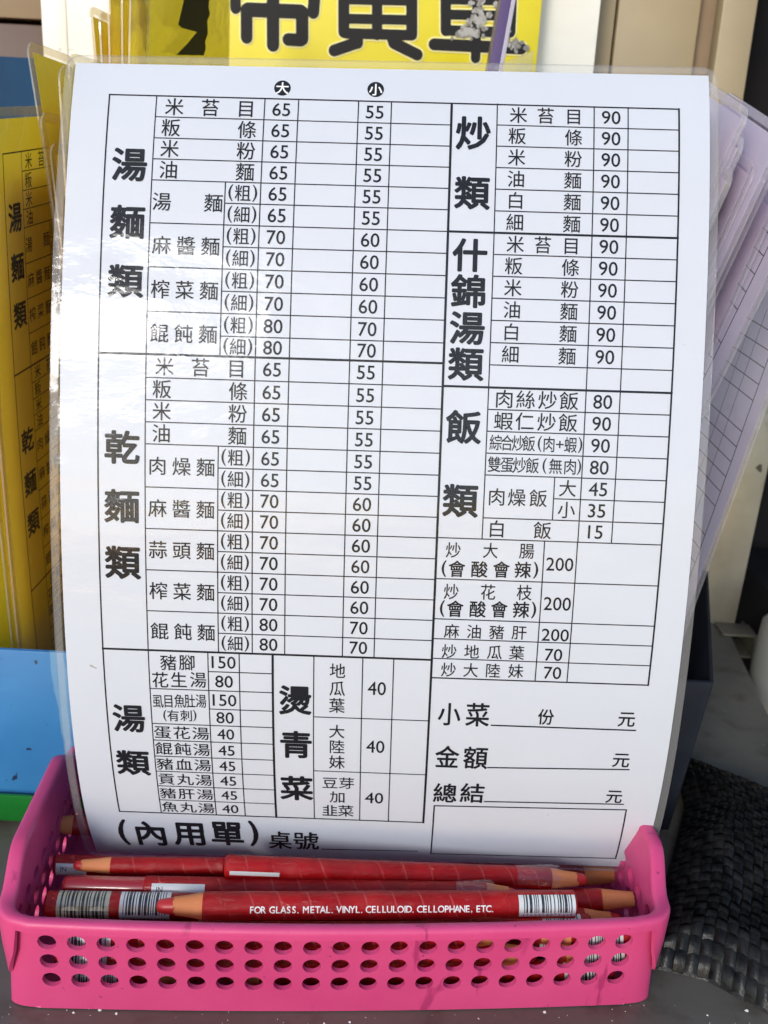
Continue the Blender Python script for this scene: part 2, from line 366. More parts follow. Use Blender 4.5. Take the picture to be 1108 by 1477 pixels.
PRINT_NAME = [
    ('米',-70.55,15.94,6.45,6.45,1), ('苔',-58.71,15.94,6.45,6.45,1), ('目',-46.87,15.94,6.45,6.45,1), ('米',-70.55,102.13,6.45,6.45,1), 
    ('苔',-58.71,102.13,6.45,6.45,1), ('目',-46.87,102.13,6.45,6.45,1), ('粄',-71.27,23.29,6.45,6.45,1), ('條',-46.15,23.29,6.45,6.45,1), 
    ('粄',-71.27,109.58,6.45,6.45,1), ('條',-46.15,109.58,6.45,6.45,1), ('米',-71.27,30.52,6.45,6.45,1), ('粉',-46.15,30.52,6.45,6.45,1), 
    ('米',-71.27,116.85,6.45,6.45,1), ('粉',-46.15,116.85,6.45,6.45,1), ('油',-71.27,37.66,6.45,6.45,1), ('麵',-46.15,37.66,6.45,6.45,1), 
    ('油',-71.27,124.09,6.45,6.45,1), ('麵',-46.15,124.09,6.45,6.45,1), ('湯',-73.01,48.34,6.45,6.45,1), ('麵',-56.04,48.34,6.45,6.45,1), 
    ('(',-50.54,44.75,6,6,1), ('粗',-46.58,44.75,5.6,5.8,1), (')',-42.63,44.75,6,6,1), ('(',-50.54,51.87,6,6,1), ('細',-46.58,51.87,5.6,5.8,1), 
    (')',-42.63,51.87,6,6,1), ('麻',-72.53,62.67,6.45,6.45,1), ('醬',-64.52,62.67,6.45,6.45,1), ('麵',-56.52,62.67,6.45,6.45,1), 
    ('(',-50.54,59.04,6,6,1), ('粗',-46.58,59.04,5.6,5.8,1), (')',-42.63,59.04,6,6,1), ('(',-50.54,66.26,6,6,1), ('細',-46.58,66.26,5.6,5.8,1), 
    (')',-42.63,66.26,6,6,1), ('榨',-72.53,77.13,6.45,6.45,1), ('菜',-64.52,77.13,6.45,6.45,1), ('麵',-56.52,77.13,6.45,6.45,1), 
    ('(',-50.54,73.52,6,6,1), ('粗',-46.58,73.52,5.6,5.8,1), (')',-42.63,73.52,6,6,1), ('(',-50.54,80.76,6,6,1), ('細',-46.58,80.76,5.6,5.8,1), 
    (')',-42.63,80.76,6,6,1), ('餛',-72.53,91.35,6.45,6.45,1), ('飩',-64.52,91.35,6.45,6.45,1), ('麵',-56.52,91.35,6.45,6.45,1), 
    ('(',-50.54,88.06,6,6,1), ('粗',-46.58,88.06,5.6,5.8,1), (')',-42.63,88.06,6,6,1), ('(',-50.54,95.04,6,6,1), ('細',-46.58,95.04,5.6,5.8,1), 
    (')',-42.63,95.04,6,6,1), ('肉',-72.53,134.87,6.45,6.45,1), ('燥',-64.52,134.87,6.45,6.45,1), ('麵',-56.52,134.87,6.45,6.45,1), 
    ('(',-50.54,131.34,6,6,1), ('粗',-46.58,131.34,5.6,5.8,1), (')',-42.63,131.34,6,6,1), ('(',-50.54,138.49,6,6,1), ('細',-46.58,138.49,5.6,5.8,1), 
    (')',-42.63,138.49,6,6,1), ('麻',-72.53,149.03,6.45,6.45,1), ('醬',-64.52,149.03,6.45,6.45,1), ('麵',-56.52,149.03,6.45,6.45,1), 
    ('(',-50.54,145.52,6,6,1), ('粗',-46.58,145.52,5.6,5.8,1), (')',-42.63,145.52,6,6,1), ('(',-50.54,152.52,6,6,1), ('細',-46.58,152.52,5.6,5.8,1), 
    (')',-42.63,152.52,6,6,1), ('蒜',-72.53,163.14,6.45,6.45,1), ('頭',-64.52,163.14,6.45,6.45,1), ('麵',-56.52,163.14,6.45,6.45,1), 
    ('(',-50.54,159.57,6,6,1), ('粗',-46.58,159.57,5.6,5.8,1), (')',-42.63,159.57,6,6,1), ('(',-50.54,166.68,6,6,1), ('細',-46.58,166.68,5.6,5.8,1), 
    (')',-42.63,166.68,6,6,1), ('榨',-72.53,177.46,6.45,6.45,1), ('菜',-64.52,177.46,6.45,6.45,1), ('麵',-56.52,177.46,6.45,6.45,1), 
    ('(',-50.54,173.83,6,6,1), ('粗',-46.58,173.83,5.6,5.8,1), (')',-42.63,173.83,6,6,1), ('(',-50.54,181.04,6,6,1), ('細',-46.58,181.04,5.6,5.8,1), 
    (')',-42.63,181.04,6,6,1), ('餛',-72.53,191.87,6.45,6.45,1), ('飩',-64.52,191.87,6.45,6.45,1), ('麵',-56.52,191.87,6.45,6.45,1), 
    ('(',-50.54,188.32,6,6,1), ('粗',-46.58,188.32,5.6,5.8,1), (')',-42.63,188.32,6,6,1), ('(',-50.54,195.52,6,6,1), ('細',-46.58,195.52,5.6,5.8,1), 
    (')',-42.63,195.52,6,6,1), ('米',42.91,15.5,6,6,1), ('苔',51.82,15.5,6,6,1), ('目',61.05,15.5,6,6,1), ('粄',42.59,22.82,6,6,1), 
    ('條',61.05,22.82,6,6,1), ('米',42.59,30.11,6,6,1), ('粉',61.05,30.11,6,6,1), ('油',42.59,37.37,6,6,1), ('麵',61.05,37.37,6,6,1), 
    ('白',42.59,44.6,6,6,1), ('麵',61.05,44.6,6,6,1), ('細',42.59,51.81,6,6,1), ('麵',61.05,51.81,6,6,1), ('米',42.91,58.97,6,6,1), 
    ('苔',51.82,58.97,6,6,1), ('目',61.05,58.97,6,6,1), ('粄',42.59,66.07,6,6,1), ('條',61.05,66.07,6,6,1), ('米',42.59,73.19,6,6,1), 
    ('粉',61.05,73.19,6,6,1), ('油',42.59,80.34,6,6,1), ('麵',61.05,80.34,6,6,1), ('白',42.59,87.54,6,6,1), ('麵',61.05,87.54,6,6,1), 
    ('細',42.59,94.76,6,6,1), ('麵',61.05,94.76,6,6,1), ('肉',41.16,109.27,6.5,6.3,1), ('絲',48.16,109.27,6.5,6.3,1), ('炒',55.32,109.27,6.5,6.3,1), 
    ('飯',62.33,109.27,6.5,6.3,1), ('蝦',41.16,116.42,6.5,6.3,1), ('仁',48.16,116.42,6.5,6.3,1), ('炒',55.32,116.42,6.5,6.3,1), 
    ('飯',62.33,116.42,6.5,6.3,1), ('綜',38.97,123.58,4.3,5.5,1), ('合',42.61,123.58,4.3,5.5,1), ('炒',46.24,123.58,4.3,5.5,1), 
    ('飯',49.88,123.58,4.3,5.5,1), ('(',53.4,123.58,5.2,5.5,1), ('肉',56.46,123.58,4.3,5.5,1), ('+',59.98,123.58,5.2,5,1), ('蝦',63.5,123.58,4.3,5.5,1), 
    (')',66.68,123.58,5.2,5.5,1), ('雙',38.81,130.77,4.6,5.5,1), ('蛋',43.03,130.77,4.6,5.5,1), ('炒',47.13,130.77,4.6,5.5,1), 
    ('飯',51.34,130.77,4.6,5.5,1), ('(',55.33,130.77,5.2,5.5,1), ('無',58.97,130.77,4.6,5.5,1), ('肉',63.74,130.77,4.6,5.5,1), 
    (')',66.7,130.77,5.2,5.5,1), ('肉',40.09,141.52,6.2,6.2,1), ('燥',46.72,141.52,6.2,6.2,1), ('飯',53.81,141.52,6.2,6.2,1), ('大',63.3,137.95,6,6,1), 
    ('小',63.3,145.1,6,6,1), ('白',40.61,152.25,6.2,6.2,1), ('飯',55.78,152.25,6.2,6.2,1), ('炒',26.51,159.9,5.27,5.65,1), 
    ('大',38.88,159.64,5.27,5.65,1), ('腸',50.99,159.39,5.26,5.64,1), ('炒',26.44,174.28,5.32,5.8,1), ('花',38.79,174.01,5.31,5.79,1), 
    ('枝',51.01,173.75,5.3,5.79,1), ('麻',27.19,188.29,5.37,5.43,1), ('油',34.84,188.19,5.36,5.43,1), ('豬',42.48,188.09,5.36,5.43,1), 
    ('肝',50.12,187.98,5.35,5.42,1), ('炒',26.7,195.64,5.4,5.54,1), ('地',34.39,195.53,5.39,5.53,1), ('瓜',42.19,195.42,5.39,5.53,1), 
    ('葉',49.75,195.32,5.38,5.53,1), ('炒',26.78,202.47,5.43,5.65,1), ('大',34.39,202.36,5.42,5.65,1), ('陸',42.0,202.25,5.42,5.64,1), 
    ('妹',49.84,202.13,5.41,5.64,1), ('(',23.66,166.35,5.8,5.97,2), ('會',27.95,166.32,5.8,5.97,2), ('酸',35.49,166.18,5.79,5.97,2), 
    ('會',42.79,166.05,5.79,5.97,2), ('辣',49.97,165.92,5.78,5.96,2), (')',54.37,165.88,5.78,5.96,2), ('(',23.66,180.29,5.85,6.14,2), 
    ('會',27.99,180.26,5.85,6.13,2), ('酸',35.6,180.11,5.84,6.13,2), ('會',42.84,179.97,5.84,6.13,2), ('辣',50.2,179.83,5.83,6.12,2), 
    (')',54.53,179.8,5.83,6.12,2), ('豬',-69.82,203.46,6.01,6.25,1), ('腳',-63.34,203.21,6.0,6.25,1), ('花',-72.97,210.18,6.05,6.4,1), 
    ('生',-66.44,209.93,6.04,6.39,1), ('湯',-59.67,209.66,6.04,6.38,1), ('虱',-74.07,218.49,3.98,5.7,1), ('目',-70.41,218.34,3.97,5.69,1), 
    ('魚',-66.51,218.19,3.97,5.69,1), ('肚',-62.86,218.04,3.97,5.68,1), ('湯',-58.97,217.88,3.97,5.68,1), ('(',-71.92,224.25,4.53,4.91,1), 
    ('有',-68.98,224.13,4.53,4.91,1), ('刺',-64.32,223.94,4.53,4.91,1), (')',-61.38,223.82,4.52,4.9,1), ('蛋',-73.16,231.13,6.4,5.7,1), 
    ('花',-66.38,231.13,6.4,5.7,1), ('湯',-59.6,231.13,6.4,5.7,1), ('餛',-73.16,238.09,6.4,5.7,1), ('飩',-66.38,238.09,6.4,5.7,1), 
    ('湯',-59.6,238.09,6.4,5.7,1), ('豬',-73.16,245.0,6.4,5.7,1), ('血',-66.38,245.0,6.4,5.7,1), ('湯',-59.6,245.0,6.4,5.7,1), 
    ('貢',-73.16,251.91,6.4,5.7,1), ('丸',-66.38,251.91,6.4,5.7,1), ('湯',-59.6,251.91,6.4,5.7,1), ('豬',-73.16,258.92,6.4,5.7,1), 
    ('肝',-66.38,258.92,6.4,5.7,1), ('湯',-59.6,258.92,6.4,5.7,1), ('魚',-73.16,266.0,6.4,5.7,1), ('丸',-66.38,266.0,6.4,5.7,1), 
    ('湯',-59.6,266.0,6.4,5.7,1), ('地',-11.36,204.37,5.72,5.97,1), ('瓜',-11.38,211.12,5.75,6.11,1), ('葉',-11.42,217.76,5.79,6.26,1), 
    ('大',-11.32,228.28,5.85,5.93,1), ('陸',-11.26,234.7,5.89,6.13,1), ('妹',-11.22,241.34,5.94,6.36,1), ('豆',-13.7,250.99,6.01,5.71,1), 
    ('芽',-7.67,250.86,6.0,5.71,1), ('加',-10.93,257.76,6.06,6.03,1), ('韭',-13.76,264.87,6.13,6.43,1), ('菜',-7.87,264.75,6.12,6.43,1), 
]
PRINT_PRICE = [
    ('65',-35.19,15.94,6.5,6.5,1), ('55',-4.38,15.94,6.5,6.5,1), ('65',-35.19,102.13,6.5,6.5,1), ('55',-4.38,102.13,6.5,6.5,1), 
    ('65',-35.19,23.29,6.5,6.5,1), ('55',-4.38,23.29,6.5,6.5,1), ('65',-35.19,109.58,6.5,6.5,1), ('55',-4.38,109.58,6.5,6.5,1), 
    ('65',-35.19,30.52,6.5,6.5,1), ('55',-4.38,30.52,6.5,6.5,1), ('65',-35.19,116.85,6.5,6.5,1), ('55',-4.38,116.85,6.5,6.5,1), 
    ('65',-35.19,37.66,6.5,6.5,1), ('55',-4.38,37.66,6.5,6.5,1), ('65',-35.19,124.09,6.5,6.5,1), ('55',-4.38,124.09,6.5,6.5,1), 
    ('65',-35.19,44.75,6.5,6.5,1), ('55',-4.38,44.75,6.5,6.5,1), ('65',-35.19,51.87,6.5,6.5,1), ('55',-4.38,51.87,6.5,6.5,1), 
    ('70',-35.19,59.04,6.5,6.5,1), ('60',-4.38,59.04,6.5,6.5,1), ('70',-35.19,66.26,6.5,6.5,1), ('60',-4.38,66.26,6.5,6.5,1), 
    ('70',-35.19,73.52,6.5,6.5,1), ('60',-4.38,73.52,6.5,6.5,1), ('70',-35.19,80.76,6.5,6.5,1), ('60',-4.38,80.76,6.5,6.5,1), 
    ('80',-35.19,88.06,6.5,6.5,1), ('70',-4.38,88.06,6.5,6.5,1), ('80',-35.19,95.04,6.5,6.5,1), ('70',-4.38,95.04,6.5,6.5,1), 
    ('65',-35.19,131.34,6.5,6.5,1), ('55',-4.38,131.34,6.5,6.5,1), ('65',-35.19,138.49,6.5,6.5,1), ('55',-4.38,138.49,6.5,6.5,1), 
    ('70',-35.19,145.52,6.5,6.5,1), ('60',-4.38,145.52,6.5,6.5,1), ('70',-35.19,152.52,6.5,6.5,1), ('60',-4.38,152.52,6.5,6.5,1), 
    ('70',-35.19,159.57,6.5,6.5,1), ('60',-4.38,159.57,6.5,6.5,1), ('70',-35.19,166.68,6.5,6.5,1), ('60',-4.38,166.68,6.5,6.5,1), 
    ('70',-35.19,173.83,6.5,6.5,1), ('60',-4.38,173.83,6.5,6.5,1), ('70',-35.19,181.04,6.5,6.5,1), ('60',-4.38,181.04,6.5,6.5,1), 
    ('80',-35.19,188.32,6.5,6.5,1), ('70',-4.38,188.32,6.5,6.5,1), ('80',-35.19,195.52,6.5,6.5,1), ('70',-4.38,195.52,6.5,6.5,1), 
    ('90',73.31,15.5,6.5,6.5,1), ('90',73.31,22.82,6.5,6.5,1), ('90',73.31,30.11,6.5,6.5,1), ('90',73.31,37.37,6.5,6.5,1), 
    ('90',73.31,44.6,6.5,6.5,1), ('90',73.31,51.81,6.5,6.5,1), ('90',73.31,58.97,6.5,6.5,1), ('90',73.31,66.07,6.5,6.5,1), 
    ('90',73.31,73.19,6.5,6.5,1), ('90',73.31,80.34,6.5,6.5,1), ('90',73.31,87.54,6.5,6.5,1), ('90',73.31,94.76,6.5,6.5,1), 
    ('80',73.31,109.27,6.5,6.5,1), ('90',73.31,116.42,6.5,6.5,1), ('90',73.31,123.58,6.5,6.5,1), ('80',73.31,130.77,6.5,6.5,1), 
    ('45',73.31,137.95,6.5,6.5,1), ('35',73.31,145.1,6.5,6.5,1), ('15',73.31,152.25,6.5,6.5,1), ('200',62.22,163.59,6.27,6.45,1), 
    ('200',62.3,177.32,6.32,6.62,1), ('200',62.37,188.43,6.37,6.24,1), ('70',62.3,195.64,6.4,6.36,1), ('70',62.45,202.33,6.44,6.49,1), 
    ('40',-50.71,231.13,6.2,6.2,1), ('45',-50.71,238.09,6.2,6.2,1), ('45',-50.71,245.0,6.2,6.2,1), ('45',-50.71,251.91,6.2,6.2,1), 
    ('45',-50.71,258.92,6.2,6.2,1), ('40',-50.71,266.0,6.2,6.2,1), ('150',-50.71,202.72,6.5,6.5,1), ('80',-50.71,210.01,6.5,6.5,1), 
    ('150',-50.71,217.3,6.5,6.5,1), ('80',-50.71,224.3,6.5,6.5,1), ('40',2.34,210.58,6.52,7.26,1), ('40',2.39,234.11,6.68,7.39,1), 
    ('40',2.41,257.61,6.88,7.52,1), 
]
PRINT_FOOT = [
    ('小',27.84,219.62,8.13,9.61,2), ('菜',37.75,219.5,8.65,9.9,2), ('份',61.52,219.36,5.75,6.59,2), ('元',89.57,219.05,6.25,6.57,2), 
    ('金',28.01,237.47,8.82,10.14,2), ('額',38.1,237.33,9.08,10.13,2), ('元',89.57,235.97,6.36,6.79,2), ('總',28.12,253.96,9.0,9.85,2), 
    ('結',38.02,253.48,9.26,9.81,2), ('元',89.18,252.5,6.21,6.84,2), ('(',-92.64,282.46,12.2,17.29,3), ('內',-82.19,282.48,13.34,16.77,3), 
    ('用',-67.15,281.52,13.28,16.49,3), ('單',-52.97,280.62,13.23,16.25,3), (')',-42.81,280.21,12.05,16.64,3), ('桌',-33.0,283.68,9.22,12.35,2), 
    ('號',-23.09,283.5,10.06,12.31,2), 
]
CIRCLES = [
    (-35.22,8.2,'大'), (-4.35,7.77,'小'), 
]

# ------------------------------------------------------------------ materials
M = {}
def paper_mat(name, c1, c2, tr=0.65):
    """thin coloured paper: lets part of the light through"""
    m = NT(name)
    c = m.ramp(m.noise(30, 4), [(0.35, c1), (0.65, c2)])
    m.l(c, m.p.inputs['Base Color'])
    setp(m.p, rough=0.6)
    tl = m.n('ShaderNodeBsdfTranslucent')
    m.l(c, tl.inputs['Color'])
    mx = m.n('ShaderNodeMixShader'); mx.inputs[0].default_value = tr
    m.l(m.p.outputs[0], mx.inputs[1]); m.l(tl.outputs[0], mx.inputs[2])
    m.l(mx.outputs[0], m.out.inputs['Surface'])
    return m.m
M['yellow_paper'] = paper_mat('yellow_paper', (0.98, 0.84, 0.15), (0.985, 0.865, 0.19))
M['lilac_paper'] = paper_mat('lilac_paper', (0.945, 0.885, 0.955), (0.955, 0.905, 0.965))
M['paper'] = paper_mat('white_paper', (0.72, 0.755, 0.825), (0.735, 0.77, 0.84), 0.30)
M['ink'] = plain('black_ink', (0.006, 0.007, 0.011, 1), 0.7, spec=0.2)
M['badge_white'] = plain('badge_white', (0.8, 0.8, 0.8, 1), 0.6)
M['film'] = film_mat('clear_laminate', tint=(0.985, 0.985, 0.985), wave=0.8, rough=0.10, scale=13, dist=0.006, stretch=(0.6, 1, 1.2))
M['margin'] = film_mat('laminate_sealed_margin', tint=(0.95, 0.95, 0.945), haze=0.07, wave=0.6)
M['yellow_margin'] = film_mat('yellow_sealed_margin', tint=(0.96, 0.93, 0.86), haze=0.16, hazec=(0.9, 0.72, 0.35), wave=0.6, base=0.03)
M['lilac_margin'] = film_mat('lilac_sealed_margin', tint=(0.95, 0.94, 0.96), haze=0.24, hazec=(0.9, 0.86, 0.94), wave=0.6, base=0.03)
M['torn_wrap'] = film_mat('torn_clear_wrap', tint=(0.97, 0.93, 0.94), haze=0.05, hazec=(0.8, 0.5, 0.55), wave=1.0, base=0.05, scale=300, dist=0.001)
M['film_edge'] = film_mat('laminate_margin', tint=(0.90, 0.90, 0.89), haze=0.10, hazec=(0.5, 0.5, 0.5), wave=0.6)
M['yellow_film'] = film_mat('laminate_over_yellow', tint=(0.985, 0.975, 0.94), haze=0.025, hazec=(0.85, 0.75, 0.5))
M['lilac_film'] = film_mat('laminate_over_lilac', tint=(0.98, 0.97, 0.985), haze=0.035, hazec=(0.85, 0.78, 0.9))
M['pink'] = mottled('pink_plastic', (0.555, 0.050, 0.165), (0.60, 0.063, 0.188), 25, rough=0.40, bump=0.2, bscale=500, bdist=0.0003, spec=0.4, scuff=(60, 0.64, (0.33, 0.022, 0.10), 0.75), specks=(420, 0.735, (0.22, 0.03, 0.09)))
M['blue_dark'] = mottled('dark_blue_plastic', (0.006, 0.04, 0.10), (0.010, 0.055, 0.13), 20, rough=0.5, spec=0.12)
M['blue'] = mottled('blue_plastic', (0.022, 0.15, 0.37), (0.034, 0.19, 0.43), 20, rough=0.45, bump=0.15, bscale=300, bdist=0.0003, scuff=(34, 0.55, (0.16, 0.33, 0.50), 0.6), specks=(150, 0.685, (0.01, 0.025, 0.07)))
M['green'] = mottled('green_plastic', (0.007, 0.15, 0.02), (0.010, 0.20, 0.028), 30, rough=0.4, scuff=(40, 0.57, (0.05, 0.26, 0.08), 0.6), specks=(150, 0.69, (0.005, 0.04, 0.01)))
M['navy'] = mottled('navy_card', (0.012, 0.014, 0.021), (0.020, 0.023, 0.031), 30, rough=0.5, spec=0.2)
M['red'] = None
M['wood'] = None

def counter_mat():
    m = NT('stained_steel')
    a = m.noise(9, 6, 0.6)
    b = m.noise(60, 5, 0.6)
    c1 = m.ramp(a, [(0.3, (0.115, 0.10, 0.078)), (0.5, (0.145, 0.126, 0.098)), (0.7, (0.18, 0.158, 0.124))])
    c2 = m.ramp(b, [(0.34, (0.38, 0.31, 0.24)), (0.48, (1, 1, 1))])
    mx = m.n('ShaderNodeMix', data_type='RGBA', blend_type='MULTIPLY')
    mx.inputs[0].default_value = 0.38
    m.l(c1, mx.inputs[6]); m.l(c2, mx.inputs[7])
    m.l(mx.outputs[2], m.p.inputs['Base Color'])
    r = m.ramp(b, [(0.3, (0.40,) * 3), (0.7, (0.58,) * 3)])
    m.l(r, m.p.inputs['Roughness'])
    setp(m.p, metal=0.2, spec=0.35)
    m.l(m.bump(m.noise(35, 5, 0.6), 0.25, 0.0012), m.p.inputs['Normal'])
    return m.m
M['counter'] = counter_mat()

def wrap_mat():
    """red paper wound in a spiral, under crinkled clear wrap"""
    m = NT('red_pencil_wrap')
    tc = m.n('ShaderNodeTexCoord')
    sx = m.n('ShaderNodeSeparateXYZ')
    m.l(tc.outputs['Object'], sx.inputs[0])
    at2 = m.n('ShaderNodeMath', operation='ARCTAN2')
    m.l(sx.outputs['Y'], at2.inputs[0]); m.l(sx.outputs['Z'], at2.inputs[1])
    k = m.n('ShaderNodeMath', operation='MULTIPLY_ADD')          # angle/2pi + x/pitch
    k.inputs[1].default_value = 1 / (2 * math.pi)
    xs = m.n('ShaderNodeMath', operation='MULTIPLY'); xs.inputs[1].default_value = 1 / 0.0095
    wob = m.n('ShaderNodeMath', operation='MULTIPLY_ADD'); wob.inputs[1].default_value = 0.006
    m.l(m.noise(45, 1), wob.inputs[0]); m.l(sx.outputs['X'], wob.inputs[2])
    m.l(wob.outputs[0], xs.inputs[0])
    m.l(at2.outputs[0], k.inputs[0]); m.l(xs.outputs[0], k.inputs[2])
    fr = m.n('ShaderNodeMath', operation='FRACT'); m.l(k.outputs[0], fr.inputs[0])
    seam = m.ramp(fr.outputs[0], [(0.0, (0, 0, 0)), (0.05, (1, 1, 1)), (0.95, (1, 1, 1)), (1.0, (0, 0, 0))])
    nz = m.noise(120, 3)
    col = m.ramp(nz, [(0.35, (0.27, 0.003, 0.004)), (0.65, (0.37, 0.006, 0.007))])
    mx = m.n('ShaderNodeMix', data_type='RGBA')
    mx.inputs[6].default_value = (0.40, 0.045, 0.04, 1)  # paler seam tone: light caught by the wrap, put into the colour
    gap = m.ramp(m.noise(70, 2), [(0.47, (0, 0, 0)), (0.58, (1, 1, 1))])
    mm = m.n('ShaderNodeMath', operation='MAXIMUM'); m.l(seam, mm.inputs[0]); m.l(gap, mm.inputs[1])
    m.l(mm.outputs[0], mx.inputs[0]); m.l(col, mx.inputs[7])
    m.l(mx.outputs[2], m.p.inputs['Base Color'])
    setp(m.p, rough=0.5, coat=0.38, coatr=0.03, spec=0.1)
    m.l(m.bump(seam, 0.35, 0.0003), m.p.inputs['Normal'])
    m.l(m.bump(m.noise(260, 3, 0.6, stretch=(0.35, 1, 1), dist=2.5), 0.7, 0.0016), m.p.inputs['Coat Normal'])
    return m.m
M['red'] = wrap_mat()
M['red_plain'] = plain('red_lacquer', (0.34, 0.009, 0.012, 1), 0.3, coat=0.8, coatr=0.08)
M['wood'] = mottled('pencil_wood', (0.60, 0.19, 0.06), (0.70, 0.25, 0.09), 160, rough=0.7, bump=0.3, bscale=500, bdist=0.0004, stretch=(0.3, 1, 1))
M['lead'] = plain('red_wax_lead', (0.5, 0.022, 0.022, 1), 0.4)
M['label_white'] = plain('sticker_white', (0.62, 0.62, 0.59, 1), 0.4, coat=0.6)
M['label_grey'] = plain('sticker_cream', (0.42, 0.40, 0.29, 1), 0.4, coat=0.6)
M['label_black'] = plain('sticker_black', (0.02, 0.02, 0.022, 1), 0.4, coat=0.6)
M['white_print'] = plain('white_print', (0.82, 0.78, 0.74, 1), 0.5)
M['weave'] = mottled('black_woven_plastic', (0.004, 0.004, 0.004), (0.017, 0.0165, 0.016), 260, rough=0.32, spec=0.17, bump=0.4, bscale=700, bdist=0.0004, stretch=(1, 0.3, 1))
M['beige'] = mottled('beige_paint', (0.27, 0.212, 0.122), (0.32, 0.255, 0.15), 14, rough=0.5, bump=0.08, bscale=200, specks=(110, 0.725, (0.06, 0.045, 0.03)))
M['beige_dark'] = mottled('tan_paint', (0.25, 0.175, 0.105), (0.29, 0.21, 0.13), 12, rough=0.5)
M['brown'] = mottled('brown_panel', (0.085, 0.046, 0.03), (0.115, 0.064, 0.042), 12, rough=0.5)
M['cream'] = mottled('cream_board', (0.72, 0.70, 0.62), (0.78, 0.765, 0.70), 18, rough=0.35, bump=0.2, bscale=30, bdist=0.002, specks=(70, 0.70, (0.42, 0.40, 0.36)))
M['sign_yellow'] = mottled('sign_yellow', (0.60, 0.50, 0.005), (0.66, 0.56, 0.010), 20, rough=0.35)
M['sign_black'] = plain('sign_black', (0.010, 0.010, 0.011, 1), 0.5, spec=0.15)
M['sign_pale'] = plain('sign_pale_outline', (0.75, 0.70, 0.30, 1), 0.5)
M['peel'] = mottled('peeled_grey', (0.17, 0.16, 0.14), (0.33, 0.32, 0.30), 300, rough=0.6, lo=0.45, hi=0.55)
M['post'] = mottled('galvanised_post', (0.30, 0.265, 0.19), (0.42, 0.375, 0.29), 16, rough=0.36, metal=0.5, bump=0.15, bscale=90, specks=(95, 0.70, (0.07, 0.055, 0.04)), scuff=(40, 0.60, (0.16, 0.14, 0.11), 0.5))
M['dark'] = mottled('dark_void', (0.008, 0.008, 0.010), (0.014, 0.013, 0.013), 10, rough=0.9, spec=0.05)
M['pipe'] = plain('shaded_white_pipe', (0.19, 0.19, 0.175, 1), 0.4)  # white plastic darkened to grey, its shadow put into the colour
M['crumb'] = plain('crumb', (0.6, 0.58, 0.55, 1), 0.7)
M['violet_edge'] = plain('violet_edge', (0.09, 0.06, 0.14, 1), 0.35)

# ------------------------------------------------------------------ the setting: counter, floor below, wall behind
b = MB()
b.prism([(-420, -260, -28), (200, -260, -28), (222, 488, -28), (241, 640, -28), (-420, 640, -28)], (0, 0, 28))
finish(b.build('counter', M['counter']), bevel=1.2)['kind'] = 'structure'
b = MB()
b.box((-3000, -3000, -820), (3000, 3000, -800))
b.build('ground', mottled('concrete', (0.20, 0.195, 0.18), (0.27, 0.26, 0.24), 30, rough=0.9))['kind'] = 'structure'

def panel(mb, x0, y0, x1, y1, Y, depth=12, idx=0, slant=0.0):
    """upright board seen between two picture corners, standing at distance Y"""
    a, c = at(x0, y0, Y), at(x1, y1, Y)
    top, bot = max(a.z, c.z), min(a.z, c.z)
    mb.hexa([(a.x, Y, bot), (c.x, Y, bot), (c.x, Y + depth, bot), (a.x, Y + depth, bot),
             (a.x + slant, Y, top), (c.x + slant, Y, top), (c.x + slant, Y + depth, top), (a.x + slant, Y + depth, top)], idx)

t = thing('back_wall', 'tan and beige painted wall panels behind the yellow sign', 'wall', (0, 660, 0))
b = MB(); b.box((-460, 660, 359), (-205, 672, 640)); finish(b.build('upper_panel', M['beige_dark'], t), bevel=1)
b = MB(); b.box((-460, 664, 0), (-205, 676, 356.5)); finish(b.build('brown_panel', M['brown'], t), bevel=1)
b = MB(); b.box((-204, 664, 0), (126, 676, 640)); finish(b.build('middle_panel', M['beige'], t), bevel=1)
b = MB(); b.box((127.4, 664, 0), (178, 676, 640)); finish(b.build('beige_panel', M['beige'], t), bevel=1.5)
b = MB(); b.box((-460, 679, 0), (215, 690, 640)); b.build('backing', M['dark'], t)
xr = at(1000, 60, 664).x
b = MB(); b.box((xr, 676.5, 0), (xr + 40, 678.5, 640)); finish(b.build('recessed_strip', M['beige_dark'], t))  # darker tan paints the shading at this recessed end of the wall

t = thing('notice_board', 'white board on the wall behind the yellow sign', 'board', (0, 640, 120))
b = MB(); b.box((-220, 640, 160), (112, 646, 640)); b.hexa([(-217, 639.4, 160), (-205, 639.4, 160), (-205, 639.9, 160), (-217, 639.9, 160), (-217, 639.4, 640), (-205, 639.4, 640), (-205, 639.9, 640), (-217, 639.9, 640)])
finish(b.build('board', M['cream'], t), bevel=0.2)

# beige metal upright at the top right, and a leaning plate on the far right corner of the counter
pl, pr = at(1034, 60, 650), at(1084, 60, 650)
t = thing('steel_post', 'upright beige metal post at the upper right, beside the dark gap', 'post', (pl.x, 650, 0))
b = MB(); b.box((pl.x, 648, 0), (pr.x, 663, 640)); finish(b.build('upright', M['beige'], t), bevel=1.5)
t = thing('metal_plate', 'leaning beige metal plate standing on the far right corner of the counter', 'plate', (230, 612, 0))
q = [on_counter(1008, 899), on_counter(1060, 900), at(1150, 480, 640), at(1050, 480, 640)]
b = MB(); b.hexa([q[0], q[1], q[1] + Vector((0, 5, 0)), q[0] + Vector((0, 5, 0)), q[3], q[2], q[2] + Vector((0, 5, 0)), q[3] + Vector((0, 5, 0))])
finish(b.build('plate', M['post'], t), bevel=0.6)
b = MB()
bx = q[1].x + 1
for a_, c_ in (((bx - 16, 590, -15), (bx + 7, 618, -13.4)), ((bx - 16, 590, 0.2), (bx + 7, 609, 1.8)), ((bx + 5.4, 590, -13.4), (bx + 7, 618, 0.2))):
    b.box(a_, c_)
